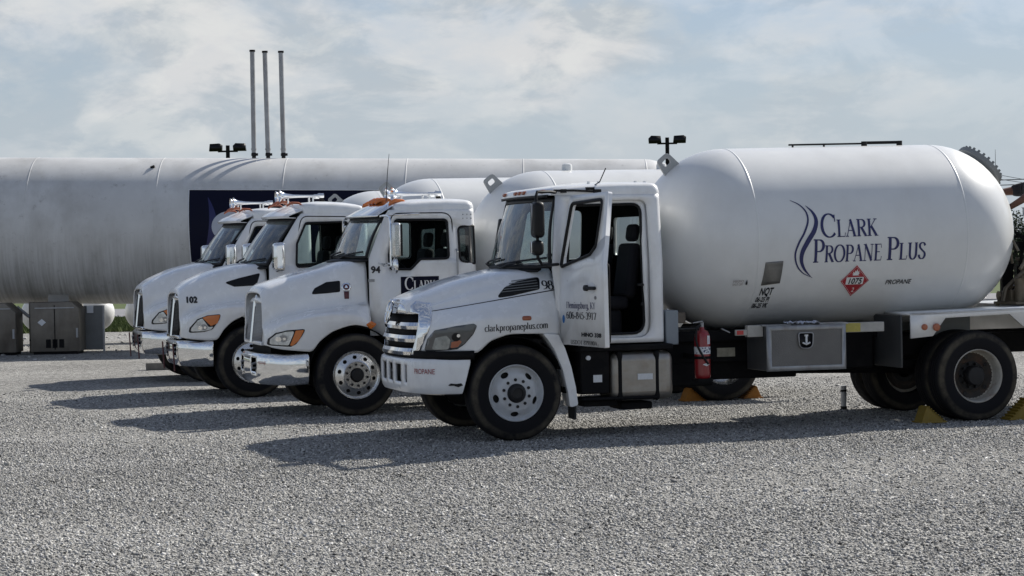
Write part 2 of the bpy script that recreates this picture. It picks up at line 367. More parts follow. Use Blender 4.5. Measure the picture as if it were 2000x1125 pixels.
# serif glyphs: (advance, strokes [(points, weight a/n/k)], serifs [(x0, x1, y)])
G = {
 'C': (.86, [(arc(.47, .5, .42, .5, 42, 318, 22), 'a'), ([(.80, .66), (.80, .97)], 'n')], []),
 'L': (.68, [([(.19, 0), (.19, 1)], 'k'), ([(.19, .02), (.62, .02), (.66, .24)], 'n')], [(.04, .34, .98), (.04, .34, .02)]),
 'A': (.80, [([(.10, .02), (.40, 1)], 'n'), ([(.38, 1), (.68, .02)], 'k'), ([(.2, .35), (.57, .35)], 'n')], [(0, .22, .02), (.54, .82, .02)]),
 'R': (.80, [([(.19, 0), (.19, 1)], 'k'), ([(.19, .97)] + arc(.40, .745, .25, .225, 90, -90) + [(.19, .52)], 'a'), ([(.38, .52), (.72, .02)], 'k')], [(.04, .34, .02), (.04, .2, .98), (.62, .84, .02)]),
 'K': (.82, [([(.19, 0), (.19, 1)], 'k'), ([(.68, .97), (.2, .42)], 'n'), ([(.33, .57), (.72, .02)], 'k')], [(.04, .34, .02), (.04, .34, .98), (.54, .80, .98), (.58, .86, .02)]),
 'P': (.70, [([(.19, 0), (.19, 1)], 'k'), ([(.19, .97)] + arc(.38, .72, .26, .25, 90, -90) + [(.19, .47)], 'a')], [(.04, .36, .02), (.04, .2, .98)]),
 'O': (.92, [(arc(.46, .5, .40, .5, 90, 450, 30), 'a')], []),
 'N': (.90, [([(.17, 0), (.17, 1)], 'n'), ([(.17, 1), (.74, .0)], 'k'), ([(.74, 0), (.74, 1)], 'n')], [(.03, .3, .02), (.03, .17, .98), (.61, .87, .98)]),
 'E': (.70, [([(.19, 0), (.19, 1)], 'k'), ([(.19, .97), (.60, .97), (.63, .76)], 'n'), ([(.19, .52), (.5, .52)], 'n'), ([(.19, .02), (.62, .02), (.66, .25)], 'n')], [(.04, .2, .98), (.04, .2, .02), ]),
 'U': (.86, [([(.19, 1), (.19, .35)] + arc(.44, .33, .25, .33, 180, 360) + [(.69, 1)], 'a')], [(.04, .34, .98), (.57, .81, .98)]),
 'S': (.62, [(crom([(.52, .80), (.44, .94), (.28, .98), (.12, .88), (.12, .70), (.30, .53), (.48, .38), (.52, .2), (.40, .04), (.22, .02), (.08, .14), (.06, .26)], 4), 'a')], []),
 'F': (.66, [([(.19, 0), (.19, 1)], 'k'), ([(.19, .97), (.60, .97), (.62, .74)], 'n'), ([(.19, .52), (.5, .52)], 'n')], [(.04, .34, .02), (.04, .2, .98)]),
 'Y': (.78, [([(.08, .98), (.38, .46), (.38, 0)], 'k'), ([(.68, .98), (.38, .46)], 'n')], [(0, .24, .98), (.56, .8, .98), (.24, .52, .02)]),
 'D': (.86, [([(.19, 0), (.19, 1)], 'k'), ([(.19, .97)] + arc(.38, .5, .36, .475, 90, -90) + [(.19, .02)], 'a')], [(.04, .2, .98), (.04, .2, .02)]),
 'T': (.76, [([(.38, 0), (.38, 1)], 'k'), ([(.06, .74), (.07, .97), (.69, .97), (.70, .74)], 'n')], [(.24, .52, .02)]),
 '0': (.60, [(arc(.3, .5, .24, .5, 90, 450, 24), 'a')], []),
 '1': (.60, [([(.3, 0), (.3, 1), (.16, .86)], 'k')], [(.14, .46, .02)]),
 '3': (.60, [(arc(.27, .74, .2, .24, 150, -80) + arc(.27, .27, .24, .27, 80, -150), 'a')], []),
 '4': (.60, [([(.40, 0), (.40, .98), (.05, .3), (.56, .3)], 'a')], []),
 '5': (.60, [([(.5, .96), (.2, .96), (.14, .55)] + arc(.26, .31, .25, .30, 110, -150), 'a')], []),
 '6': (.60, [([(.48, .96)] + arc(.32, .45, .25, .47, 110, 190, 8) + arc(.31, .29, .23, .28, 180, -180, 20), 'a')], []),
 '7': (.60, [([(.07, .8), (.08, .96), (.53, .96), (.24, 0)], 'k')], []),
 '8': (.60, [(arc(.3, .75, .18, .23, -90, 270, 20), 'a'), (arc(.3, .27, .23, .26, 90, 450, 22), 'a')], []),
 '9': (.60, [([(.12, .04)] + arc(.28, .55, .25, .47, -70, 10, 8) + arc(.29, .71, .23, .28, 0, 360, 20), 'a')], []),
 '-': (.40, [([(.05, .32), (.34, .32)], 'k')], []),
 '.': (.28, [([(.13, .0), (.13, .09)], 'k')], []),
 ',': (.28, [([(.14, .08), (.14, 0), (.07, -.14)], 'k')], []),
 ' ': (.32, [], []),
 'a': (.56, [([(.08, .56)] + arc(.24, .5, .17, .17, 140, 0, 8) + [(.41, .12), (.5, .03)], 'a'), ([(.41, .38)] + arc(.24, .19, .18, .18, 70, 300, 14) + [(.41, .14)], 'a')], []),
 'b': (.62, [([(.15, 0), (.15, 1)], 'k'), (arc(.31, .33, .22, .33, 150, -150, 18), 'a')], [(.04, .15, .98)]),
 'c': (.52, [(arc(.29, .33, .23, .33, 45, 315, 18), 'a')], []),
 'e': (.54, [([(.07, .36), (.48, .36)] + arc(.28, .34, .21, .33, 5, 320, 18), 'a')], []),
 'g': (.60, [(arc(.28, .34, .22, .32, 30, 330, 18), 'a'), ([(.48, .66), (.48, -.1)] + arc(.28, -.1, .2, .18, 0, -160, 10), 'a')], []),
 'i': (.32, [([(.15, 0), (.15, .66)], 'k'), ([(.15, .85), (.15, .95)], 'k')], [(.04, .27, .02)]),
 'k': (.62, [([(.15, 0), (.15, 1)], 'k'), ([(.5, .64), (.16, .28)], 'n'), ([(.27, .4), (.53, .02)], 'k')], [(.04, .26, .02), (.42, .62, .02)]),
 'l': (.32, [([(.15, 0), (.15, 1)], 'k')], [(.04, .27, .02), (.04, .15, .98)]),
 'm': (.94, [([(.15, 0), (.15, .66)], 'k'), ([(.15, .5)] + arc(.32, .46, .15, .2, 150, 0, 8) + [(.47, 0)], 'a'), ([(.47, .5)] + arc(.64, .46, .15, .2, 150, 0, 8) + [(.79, 0)], 'a')], [(.04, .26, .02), (.37, .57, .02), (.69, .9, .02)]),
 'n': (.64, [([(.15, 0), (.15, .66)], 'k'), ([(.15, .5)] + arc(.32, .46, .17, .2, 150, 0, 8) + [(.49, 0)], 'a')], [(.04, .26, .02), (.39, .6, .02)]),
 'o': (.60, [(arc(.3, .33, .24, .33, 90, 450, 24), 'a')], []),
 'p': (.62, [([(.15, -.3), (.15, .66)], 'k'), (arc(.31, .33, .22, .33, 150, -150, 18), 'a')], [(.04, .28, -.28)]),
 'r': (.46, [([(.15, 0), (.15, .66)], 'k'), ([(.15, .46), (.27, .62), (.40, .60)], 'a')], [(.04, .28, .02)]),
 's': (.46, [(crom([(.38, .54), (.30, .64), (.18, .65), (.09, .55), (.14, .42), (.32, .28), (.39, .15), (.30, .02), (.16, .01), (.07, .12)], 4), 'a')], []),
 'u': (.64, [([(.14, .64), (.14, .2)] + arc(.30, .2, .16, .19, 180, 320, 8) + [(.48, .2)], 'a'), ([(.48, .66), (.48, 0)], 'k')], [(.03, .14, .64), (.37, .48, .64)]),
}
def serif(text, size, thick=.15, thin=.045, small=None, track=.0, squeeze=1.0):
    """2-D lettering in the x-z plane from broad-nib strokes; small = size of lower-case letters drawn as small capitals"""
    bm = B(); x = 0
    for ch in text:
        sc = size; key = ch
        if small and ch.islower(): sc = small; key = ch.upper()
        adv, strokes, sers = G[key]
        k = size / sc if small else 1
        def stroke(pts, wt):
            V = [Vector((p[0], p[1])) for p in pts]; rows = []
            for i, p in enumerate(V):
                d = (V[min(i + 1, len(V) - 1)] - V[max(i - 1, 0)])
                if d.length < 1e-9: d = Vector((0, 1))
                d.normalize(); n_ = Vector((-d.y, d.x))
                w = (thin if wt == 'n' else thick if wt == 'k' else thin + (thick - thin) * abs(d.y) ** 1.3) * (1 + .12 * (k - 1)) / 2
                if wt == 'k' and abs(d.y) < .5: w = max(thin, thick * .6) / 2
                rows.append([((x + (p.x * squeeze + n_.x * w * squeeze) * sc), 0, (p.y + n_.y * w) * sc), ((x + (p.x * squeeze - n_.x * w * squeeze) * sc), 0, (p.y - n_.y * w) * sc)])
            grid(bm, rows)
        for pts, wt in strokes:
            if len(pts) == 2:
                a, b = pts; pts = [(a[0] + (b[0] - a[0]) * i / 4, a[1] + (b[1] - a[1]) * i / 4) for i in range(5)]
            stroke(pts, wt)
        for a, b, y in sers:
            grid(bm, [[(x + a * squeeze * sc, 0, (y - thin / 2) * sc), (x + b * squeeze * sc, 0, (y - thin / 2) * sc)], [(x + a * squeeze * sc, 0, (y + thin / 2) * sc), (x + b * squeeze * sc, 0, (y + thin / 2) * sc)]])
        x += (adv * squeeze + track) * sc
    return bm, x
def sans(text, size, shear=0, bold=0, squeeze=1.0):
    cu = bpy.data.curves.new('t', 'FONT'); cu.body = text; cu.size = size / .72; cu.shear = shear; cu.resolution_u = 4; cu.fill_mode = 'FRONT'
    o = bpy.data.objects.new('t', cu); COL.objects.link(o)
    dg = bpy.context.evaluated_depsgraph_get(); me = bpy.data.meshes.new_from_object(o.evaluated_get(dg))
    bm = B(); n0 = 0
    offs = [(0, 0)] if not bold else [(0, 0), (bold, 0), (-bold, 0), (0, bold), (0, -bold)]
    for k, (dx, dz) in enumerate(offs):
        bm.from_mesh(me); bm.verts.ensure_lookup_table()
        for v in bm.verts[n0:]: v.co = Vector(((v.co.x + dx) * squeeze, k * .0005, v.co.y + dz))
        n0 = len(bm.verts)
    w = max([v.co.x for v in bm.verts] + [0])
    bpy.data.objects.remove(o); bpy.data.curves.remove(cu); bpy.data.meshes.remove(me)
    return bm, w
def cutz(bm, zs=(), xs=()):
    for z in zs: bmesh.ops.bisect_plane(bm, geom=bm.verts[:] + bm.edges[:] + bm.faces[:], plane_co=(0, 0, z), plane_no=(0, 0, 1))
    for x in xs: bmesh.ops.bisect_plane(bm, geom=bm.verts[:] + bm.edges[:] + bm.faces[:], plane_co=(x, 0, 0), plane_no=(1, 0, 0))
    return bm
def boolcut(bm, cutter):
    ms = []
    for q in (bm, cutter):
        me = bpy.data.meshes.new('x'); bmesh.ops.recalc_face_normals(q, faces=q.faces); q.to_mesh(me); q.free(); ms.append(me)
    a, b = bpy.data.objects.new('a', ms[0]), bpy.data.objects.new('b', ms[1]); COL.objects.link(a); COL.objects.link(b)
    md = a.modifiers.new('b', 'BOOLEAN'); md.operation = 'DIFFERENCE'; md.object = b; md.solver = 'EXACT'
    dg = bpy.context.evaluated_depsgraph_get(); me = bpy.data.meshes.new_from_object(a.evaluated_get(dg))
    r = B(); r.from_mesh(me)
    bpy.data.objects.remove(a); bpy.data.objects.remove(b)
    for q in ms + [me]: bpy.data.meshes.remove(q)
    return r

# ------------------------------------------------------------------ truck parts
WHEEL = {}
def wheel_meshes(kind):
    if kind in WHEEL: return WHEEL[kind]
    t = lathe(B(), [(.300, -.02), (.318, -.004), (.345, .004), (.40, .010), (.455, .006), (.492, -.008), (.510, -.026), (.520, -.045), (.521, -.078), (.510, -.080), (.510, -.090), (.522, -.092),
                    (.523, -.128), (.511, -.130), (.511, -.140), (.523, -.142), (.522, -.185), (.511, -.187), (.511, -.197), (.521, -.199), (.520, -.238), (.505, -.262), (.46, -.288), (.40, -.292), (.34, -.285), (.30, -.262)], 64)
    to = ob('tyre', t, TYRE); me_t = to.data; bpy.data.objects.remove(to)
    h = B()
    def lugs(r, a0, a1, rad, n=10):
        for k in range(n):
            q = 2 * math.pi * (k + .5) / n; c = (r * math.cos(q), r * math.sin(q))
            cyl(h, (c[0], a0, c[1]), (c[0], a1, c[1]), rad, rad * .8, 8)
    if kind in ('steel', 'alloy'):
        r = B()
        if kind == 'steel':
            lathe(r, [(.310, -.006), (.302, .002), (.294, -.010), (.287, -.042), (.272, -.060), (.256, -.054), (.235, -.030), (.205, -.006), (.178, .004), (.09, .004),
                      (.09, -.012), (.17, -.012), (.20, -.022), (.232, -.05), (.262, -.082), (.284, -.075), (.300, -.03)], 64, closed=True)
            c = B()
            for k in range(5):
                q = R_(62 + 72 * k); M = Matrix.Rotation(-q, 4, 'Y') @ Matrix.Translation((.228, -.03, 0)) @ Matrix.Diagonal((.028, 1, .046, 1)) @ Matrix.Rotation(R_(90), 4, 'X')
                bmesh.ops.create_cone(c, segments=20, radius1=1, radius2=1, depth=.3, cap_ends=True, matrix=M)
            rm = RIMW
        else:
            lathe(r, [(.310, -.006), (.303, .002), (.294, -.006), (.288, -.026), (.276, -.034), (.25, -.022), (.19, -.004), (.172, .004), (.168, .010), (.09, .010),
                      (.09, -.02), (.19, -.03), (.25, -.05), (.285, -.06), (.300, -.03)], 64, closed=True)
            c = B()
            for k in range(10):
                q = R_(18 + 36 * k); M = Matrix.Rotation(-q, 4, 'Y') @ Matrix.Translation((.226, -.03, 0)) @ Matrix.Diagonal((.024, 1, .027, 1)) @ Matrix.Rotation(R_(90), 4, 'X')
                bmesh.ops.create_cone(c, segments=18, radius1=1, radius2=1, depth=.3, cap_ends=True, matrix=M)
            rm = ALU
        r = boolcut(r, c)
        ro = ob('rim', r, rm); me_r = ro.data; bpy.data.objects.remove(ro)
        lathe(h, [(0, -.10), (.27, -.10), (.27, -.12), (0, -.12)], 32)
        if kind == 'steel':
            lathe(h, [(.105, -.01), (.105, .010), (.098, .02), (.082, .055), (.06, .062), (.055, .05), (.03, .05), (0, .045)], 32); lugs(.146, -.01, .014, .021)
        else:
            lathe(h, [(.078, -.01), (.078, .05), (.07, .062), (.05, .064), (.0, .06)], 28); lugs(.135, .0, .032, .018)
        ho = ob('wheel', h, HUB, smooth=30); me_h = ho.data; bpy.data.objects.remove(ho)
    else:
        r = B()
        lathe(r, [(.310, -.008), (.302, .0), (.293, -.014), (.286, -.045), (.282, -.135), (.272, -.165), (.262, -.172), (.262, -.19), (.295, -.18), (.300, -.03)], 64, closed=True)
        ro = ob('rim', r, RIMR if kind == 'dual' else ALU); me_r = ro.data; bpy.data.objects.remove(ro)
        lathe(h, [(.268, -.168), (.245, -.185), (.20, -.20), (.17, -.182), (.165, -.17), (.11, -.17), (.11, -.06), (.10, -.045), (.06, -.04), (0, -.04)], 40); lugs(.138, -.175, -.125, .017)
        for k in range(5):
            q = R_(20 + 72 * k); p = (.222 * math.cos(q), .222 * math.sin(q)); cyl(h, (p[0], -.205, p[1]), (p[0], -.178, p[1]), .024, None, 14)
        ho = ob('wheel', h, [RIMD if kind == 'dual' else ALU, HUB]); me_h = ho.data; bpy.data.objects.remove(ho)
        for p in me_h.polygons:
            if (p.center.x ** 2 + p.center.z ** 2) ** .5 < .158 or (abs((p.center.x ** 2 + p.center.z ** 2) ** .5 - .222) < .026 and p.normal.y > .99 and p.center.y > -.185): p.material_index = 1
    WHEEL[kind] = (me_h, me_t, me_r); return WHEEL[kind]
def wheel(parent, x, y, kind, z=.518, spin=0, label=None):
    mh, mt, mr = wheel_meshes(kind)
    w_ = bpy.data.objects.new('wheel', mh); link(w_, parent); w_.location = (x, y, z)
    w_.rotation_euler = (0, spin, math.pi if y < 0 else 0)
    for nm, me in (('tyre', mt), ('rim', mr)):
        c = bpy.data.objects.new(nm, me); link(c, w_)
    if label: w_['label'] = label
    return w_

def hood_section(tab, x):
    zt, ys, zs, yc, zc, yf, zf, zl = tab(x)
    P = [(0, zt + .012), (ys * .55, zt + .002), (ys * .86, zt * .62 + zs * .38), (ys, zs - .03), ((ys + yc) / 2 + .012, (zs + zc) / 2), (yc, zc),
         (yc + (yf - yc) * .45, zc - (zc - zf) * .42), (yf - .02, zf - .01), (yf, zf - .07), (yf, (zf - .07) * .45 + zl * .55), (yf - .01, zl)]
    return crom(P, 4)
def surf_y(tab, x, z):
    s = hood_section(tab, x)
    for (y1, z1), (y0, z0) in zip(s[::-1], s[-2::-1]):
        if min(z0, z1) <= z <= max(z0, z1): return y1 + (y0 - y1) * (z - z1) / (z0 - z1 + 1e-9)
    return s[-1][0] if z < s[-1][1] else s[0][0]
def hood(parent, tab, mat_=WHITE2, n=46, name='hood', cut=None):
    x0, x1 = tab.x[0], tab.x[-1]
    xs = [x0 + (x1 - x0) * (1 - (1 - i / (n - 1)) ** 1.35) for i in range(n)]
    rows = []
    for x in xs:
        s = hood_section(tab, x)
        rows.append([(x, -y, z) for y, z in s[::-1]] + [(x, y, z) for y, z in s[1:]])
    bm = grid(B(), rows, skip=(lambda i, j: cut(*[sum(rows[a][b][c] for a in (i, i + 1) for b in (j, j + 1)) / 4 for c in (0, 2)])) if cut else None); orient(bm, (0, 0, 1))
    o = ob(name, bm, mat_, parent, smooth=50, solid=.02)
    # inner arch liners
    for sg in (1, -1):
        rows = []
        for i in range(19):
            t = math.pi * (-.02 + 1.04 * i / 18); rows.append([(.60 * math.cos(t), sg * .42, .53 + .60 * math.sin(t)), (.60 * math.cos(t), sg * 1.07, .53 + .60 * math.sin(t))])
        ob('wheel_arch_liner', grid(B(), rows), FRAME, parent, solid=.01)
    return o
def on_hood(tab, bm, off, sg=1):
    def f(x, z, d):
        y = surf_y(tab, x, z); e = .01
        dx = (surf_y(tab, x + e, z) - surf_y(tab, x - e, z)) / (2 * e)
        dz = (surf_y(tab, x, z + e) - surf_y(tab, x, z - e)) / (2 * e)
        n_ = Vector((-dx, 1, -dz)); n_.normalize()
        if n_.y < .25: n_ = Vector((.8, .6, 0))
        p = Vector((x, y, z)) + n_ * (off + d)
        return (p.x, p.y * sg, p.z)
    return mapv(bm, f)
def hood_panel(parent, name, tab, poly, m_, off=.004, sg=1, r=.02, step=.04, solid=0, dome=0):
    q = rnd(poly, r, 4) if r else poly
    xs = [p[0] for p in q]; zs = [p[1] for p in q]
    bm = flat(q, (), arange(min(xs) + step / 2, max(xs), step), arange(min(zs) + step / 2, max(zs), step))
    on_hood(tab, bm, off, sg); orient(bm, (0, sg, 0))
    return ob(name, bm, m_, parent, smooth=60, solid=solid)
def hood_text(parent, name, tab, bm, x, z, m_, slope=0, off=.004, step=.05):
    mx_ = max(v.co.x for v in bm.verts)
    cutz(bm, xs=arange(step, mx_, step))
    for v in bm.verts: v.co = Vector((x - v.co.x, v.co.y, z + v.co.z + slope * v.co.x))
    on_hood(tab, bm, off); orient(bm, (0, 1, 0))
    return ob(name, bm, m_, parent, smooth=0)
def headlight(parent, tab, poly, clear, amber, sg, bezel=LENSD, lens=None, amb=None):
    h = hood_panel(parent, 'headlight', tab, poly, bezel, .006, sg, .03, solid=.012, step=.03)
    hood_panel(h, 'lens', tab, clear, lens or LENS, .012, sg, .02, step=.03)
    cx_ = sum(q[0] for q in clear) / len(clear); cz_ = sum(q[1] for q in clear) / len(clear)
    for dx_, dz_, rr_, mm_ in ((-.13 if bezel is LENSD else -.02, .055 if bezel is LENSD else -.01, .045, BLACKG if bezel is LENSD else SILVER), (-.155 if bezel is LENSD else -.03, .07 if bezel is LENSD else -.015, .018, CHROME), (.03, -.02, .030, CHROME))[:2 if bezel is LENSD else 3]:
        hood_panel(h, 'reflector', tab, [(cx_ + dx_ + rr_ * math.cos(q), cz_ + dz_ + rr_ * math.sin(q)) for q in np.linspace(0, 2 * math.pi, 14, endpoint=False)], mm_, .0135 + .0006 * (mm_ is CHROME), sg, 0, step=.03)
    hood_panel(h, 'indicator_lens', tab, amber, amb or AMBER, .0125, sg, .012, step=.03)
    return h
def plan_sweep(path, prof):
    """path: plan points (x, y) from centre outwards, mirrored; prof: (outset, z)"""
    full = [(x, -y) for x, y in path[::-1]] + [(x, y) for x, y in path[1:]]
    V = [Vector(p) for p in full]; rows = []
    for o_, z in prof:
        row = []
        for i, p in enumerate(V):
            d = (V[min(i + 1, len(V) - 1)] - V[max(i - 1, 0)]).normalized(); n_ = Vector((d.y, -d.x))
            row.append((p.x + n_.x * o_, p.y + n_.y * o_, z))
        rows.append(row)
    return rows, full
class Plan:
    """cab outline in plan: left side, rounded rear corner, back, rounded corner, right side"""
    def __init__(s, xf, xr, hw, r, zb=1.9, k=.11, kb=.0):
        s.xf, s.xr, s.hw, s.r, s.zb, s.k, s.kb = xf, xr, hw, r, zb, k, kb
        s.a = xf - xr - r; s.c = math.pi * r / 2; s.b = 2 * (hw - r); s.tot = 2 * s.a + 2 * s.c + s.b
    def at(s, q):
        if q > s.tot / 2: x, y = s.at(s.tot - q); return x, -y
        if q < s.a: return s.xf - q, s.hw
        q -= s.a
        if q < s.c:
            t = q / s.r; return s.xr + s.r - s.r * math.sin(t), s.hw - s.r + s.r * math.cos(t)
        return s.xr, s.hw - s.r - (q - s.c)
    def p(s, q, z, off=0):
        x, y = s.at(q); t = max(0, z - s.zb)
        if off: y -= math.copysign(off, y) if q < s.a or q > s.tot - s.a else 0
        return (x + s.kb * t, y * (1 - s.k * t), z)
    def cuts(s):
        c = []
        for q in (s.a, s.tot - s.a - s.c): c += [q + s.c * i / 6 for i in range(7)]
        return c
    def loop(s, z, front):
        """closed plan loop at height z; front: list of (x, y) from right to left across the nose"""
        q0 = max(0, s.xf - front[-1][0] + .005); qs = [q0 + (s.a - q0) * i / 4 for i in range(5)] + [s.a + s.c * i / 5 for i in range(1, 6)]
        h = [s.p(q, z)[:2] for q in qs]
        back = [(h[-1][0], h[-1][1] * t) for t in (.66, .33, 0, -.33, -.66)]
        return h + back + [(x, -y) for x, y in h[::-1]] + list(front)
def cab_shell(parent, pl, outline, holes, m_=WHITE, name='cab', thick=.035):
    """outline/holes in (s, z)"""
    bm = flat(outline, holes, pl.cuts() + [pl.a * .5], [pl.zb])
    mapv(bm, lambda q, z, d: pl.p(q, z)); 
    s = sum((f.normal.dot(Vector((f.calc_center_median().x - (pl.xf + pl.xr) / 2, f.calc_center_median().y, 0))) for f in bm.faces))
    if s < 0: bmesh.ops.reverse_faces(bm, faces=bm.faces)
    o = ob(name, bm, [m_, DARKIN], parent, smooth=40, solid=thick); o.modifiers['solid'].material_offset = 1; return o
def dome_roof(parent, loop, z0, prof, crown, m_=WHITE, zf=None, name='roof'):
    xs = [p[0] for p in loop]; cx = (max(xs) + min(xs)) / 2; hx = (max(xs) - min(xs)) / 2; hy = max(p[1] for p in loop)
    zf = zf or (lambda x: 0); rows = []
    for ins, dz in prof:
        rows.append([(cx + (x - cx) * (1 - ins / hx), y * (1 - ins / hy), z0 + dz + zf(cx + (x - cx) * (1 - ins / hx)) * min(1, dz / .06)) for x, y in loop])
    bm = B(); grid(bm, rows, closed=True)
    last = rows[-1]
    for t in (.6, .25):
        rows2 = [last, [(cx + (x - cx) * t, y * t, z + crown * (1 - t) ** .8 + zf(cx + (x - cx) * t) - zf(x)) for x, y, z in rows[-1]]]
        grid(bm, rows2, closed=True); last = rows2[1]; rows[-1] = rows[-1]
    bm2 = B()
    vs = [bm.verts.new(p) for p in last]; bm.faces.new(vs); bm2.free()
    bmesh.ops.remove_doubles(bm, verts=bm.verts, dist=1e-4)
    bmesh.ops.recalc_face_normals(bm, faces=bm.faces); orient(bm, (0, 0, 1))
    return ob(name, bm, m_, parent, smooth=50)
def screen(parent, fb, zb, hb, ft, zt, ht, gl=GLASS, sealw=.035, name='windshield', belly=.03):
    """curved glass; fb/ft: plan curves x(y/h) at bottom and top"""
    us = [-1, -1 + sealw] + [(-1 + sealw) + (2 - 2 * sealw) * i / 18 for i in range(1, 19)] + [1]
    vs = [0, .05] + [.05 + .88 * i / 9 for i in range(1, 10)] + [1]
    def P(u, v):
        h = hb + (ht - hb) * v
        return (fb(u) * (1 - v) + ft(u) * v + belly * math.sin(math.pi * v), u * h, zb + (zt - zb) * v)
    nu, nv = len(us) - 1, len(vs) - 1
    rows = [[P(u, v) for u in us] for v in vs]
    edge = lambda i, j: i in (0, nv - 1) or j in (0, nu - 1)
    g_ = ob(name, orient(grid(B(), rows, skip=edge), (1, 0, 0)), gl, parent, smooth=60)
    ob('window_seal', orient(grid(B(), rows, skip=lambda i, j: not edge(i, j)), (1, 0, 0)), BLACK, g_, smooth=60, solid=.012, soff=0)
    return P, g_
def wiper(parent, P, u0, v0, u1, v1):
    bm = B(); k = lambda u, v, o: tuple(Vector(P(u, v)) + Vector((o, 0, 0)))
    tube(bm, [k(u0, -.02, .02), k((u0 + u1) / 2, (v0 + v1) / 2 + .02, .05), k(u1 * .7 + u0 * .3, v1 * .8, .045)], .011, 6)
    n = 6; pts = [k(u0 + (u1 - u0) * (i / n) * 1.25, v0 + (v1 - v0) * (i / n) + .05, .03) for i in range(n + 1)]
    tube(bm, pts, .012, 6)
    return ob('wiper', bm, BLACK, parent)
def seat(parent, x, y, z=1.25, arm=False):
    bm = B(); box(bm, x - .22, x + .27, y - .24, y + .24, z, z + .14)
    box(bm, -.06, .07, y - .24, y + .24, 0, .62, Matrix.Translation((x - .24, 0, z + .12)) @ Matrix.Rotation(R_(-8), 4, 'Y'))
    box(bm, -.05, .05, y - .13, y + .13, .64, .84, Matrix.Translation((x - .25, 0, z + .12)) @ Matrix.Rotation(R_(-8), 4, 'Y'))
    box(bm, x - .15, x + .2, y - .2, y + .2, z - .3, z)
    return ob('seat', bm, SEATM, parent, bevel=.05, bseg=3)
def steering_wheel(parent, x, y, z):
    bm = B(); M = Matrix.Translation((x, y, z)) @ Matrix.Rotation(R_(-38), 4, 'Y')
    pts = [M @ Vector((.24 * math.cos(t), .24 * math.sin(t), 0)) for t in np.linspace(0, 2 * math.pi, 33)]
    tube(bm, pts, .016, 8, caps=False); tube(bm, [M @ Vector((0, -.23, 0)), M @ Vector((0, .23, 0))], .018, 6)
    tube(bm, [M @ Vector((0, 0, .01)), M @ Vector((0, 0, -.5))], .035, 8)
    return ob('steering_wheel', bm, BLACK, parent)
def tank(parent, zc, R, x0, x1, head=1.0, tilt=.012, lug_x=None, lug_t=0, valves=()):
    """x0: front seam, x1: rear seam; tilt raises the rear"""
    cx = (x0 + x1) / 2; hl = (x0 - x1) / 2
    M = Matrix.Translation((cx, 0, zc)) @ Matrix.Rotation(tilt, 4, 'Y')
    prof = [(R * math.sin(math.pi / 2 * i / 18), hl + head * math.cos(math.pi / 2 * i / 18)) for i in range(19)]
    for i in range(1, 9): prof.append((R, hl - 2 * hl * i / 8))
    prof += [(R * math.cos(math.pi / 2 * i / 18), -hl - head * math.sin(math.pi / 2 * i / 18)) for i in range(1, 19)]
    bm = lathe(B(), prof, 96, ax='x'); bmesh.ops.transform(bm, matrix=M, verts=bm.verts)
    t = ob('tank', bm, TANKW, parent, smooth=60)
    for a in (hl, -hl):
        s = lathe(B(), [(R - .004, a - .016), (R + .0015, a - .011), (R + .003, a), (R + .0015, a + .011), (R - .004, a + .016)], 96, ax='x'); bmesh.ops.transform(s, matrix=M, verts=s.verts)
        ob('weld_seam', s, TANKW, t, smooth=60)
    # lifting lug on the front head
    th = R_(52); ph = R_(0)
    base = Vector((hl + head * math.cos(th), 0, R * math.sin(th))); n_ = Vector((math.cos(th) / head, 0, math.sin(th) / R)).normalized()
    # lug plate outline in the plane of n_ and the lateral axis (thin fore-aft)
    tl = Vector((n_.z, 0, -n_.x))
    bm = flat(rnd([(-.12, -.06), (.12, -.06), (.085, .185), (-.085, .185)], [0, 0, .05, .05]), [rnd([(-.05, .065), (.05, .065), (.05, .135), (-.05, .135)], .03, 6)])
    for v in bm.verts: v.co = base + tl * v.co.x + n_ * v.co.z
    bmesh.ops.transform(bm, matrix=M, verts=bm.verts)
    ob('lifting_lug', bm, mat('lug_grey_paint', (.34, .35, .35), .5), t, smooth=0, solid=.03, soff=0)
    for vx, r_ in valves:
        v = lathe(B(), [(r_, -.03), (r_, .05), (r_ * .9, .075), (r_ * .5, .09), (0, .09)], 20, c=(0, 0, 0), ax='z')
        bmesh.ops.transform(v, matrix=Matrix.Translation((vx, 0, zc + R)), verts=v.verts)
        ob('relief_valve', v, TANKW, t)
    def surf(x, z, off=.004):
        """point of the near side of the shell at truck x and height z (before the tilt)"""
        s = max(-1, min(1, (z - zc) / R)); return M @ Vector((x - cx, (R + off) * math.sqrt(1 - s * s), (R + off) * s))
    return t, surf, M
def on_tank(parent, name, bm, surf, x, z, m_, off=.004, step=.05, solid=0):
    zs = [v.co.z for v in bm.verts]
    cutz(bm, arange(min(zs) + step / 2, max(zs), step))
    mapv(bm, lambda u, w, d: surf(x - u, z + w, off + d)); orient(bm, (0, 1, 0))
    return ob(name, bm, m_, parent, smooth=0, solid=solid)
def chassis(parent, x0, x1, z0=.74, z1=.98, yw=.43):
    bm = B()
    for sg in (1, -1): box(bm, x0, x1, sg * yw - .04, sg * yw + .04, z0, z1)
    x = x0 - .3
    while x > x1: box(bm, x - .05, x + .05, -yw + .04, yw - .04, z0 + .03, z1 - .03); x -= .9
    o = ob('chassis_frame', bm, FRAME, parent, bevel=.008)
    return o
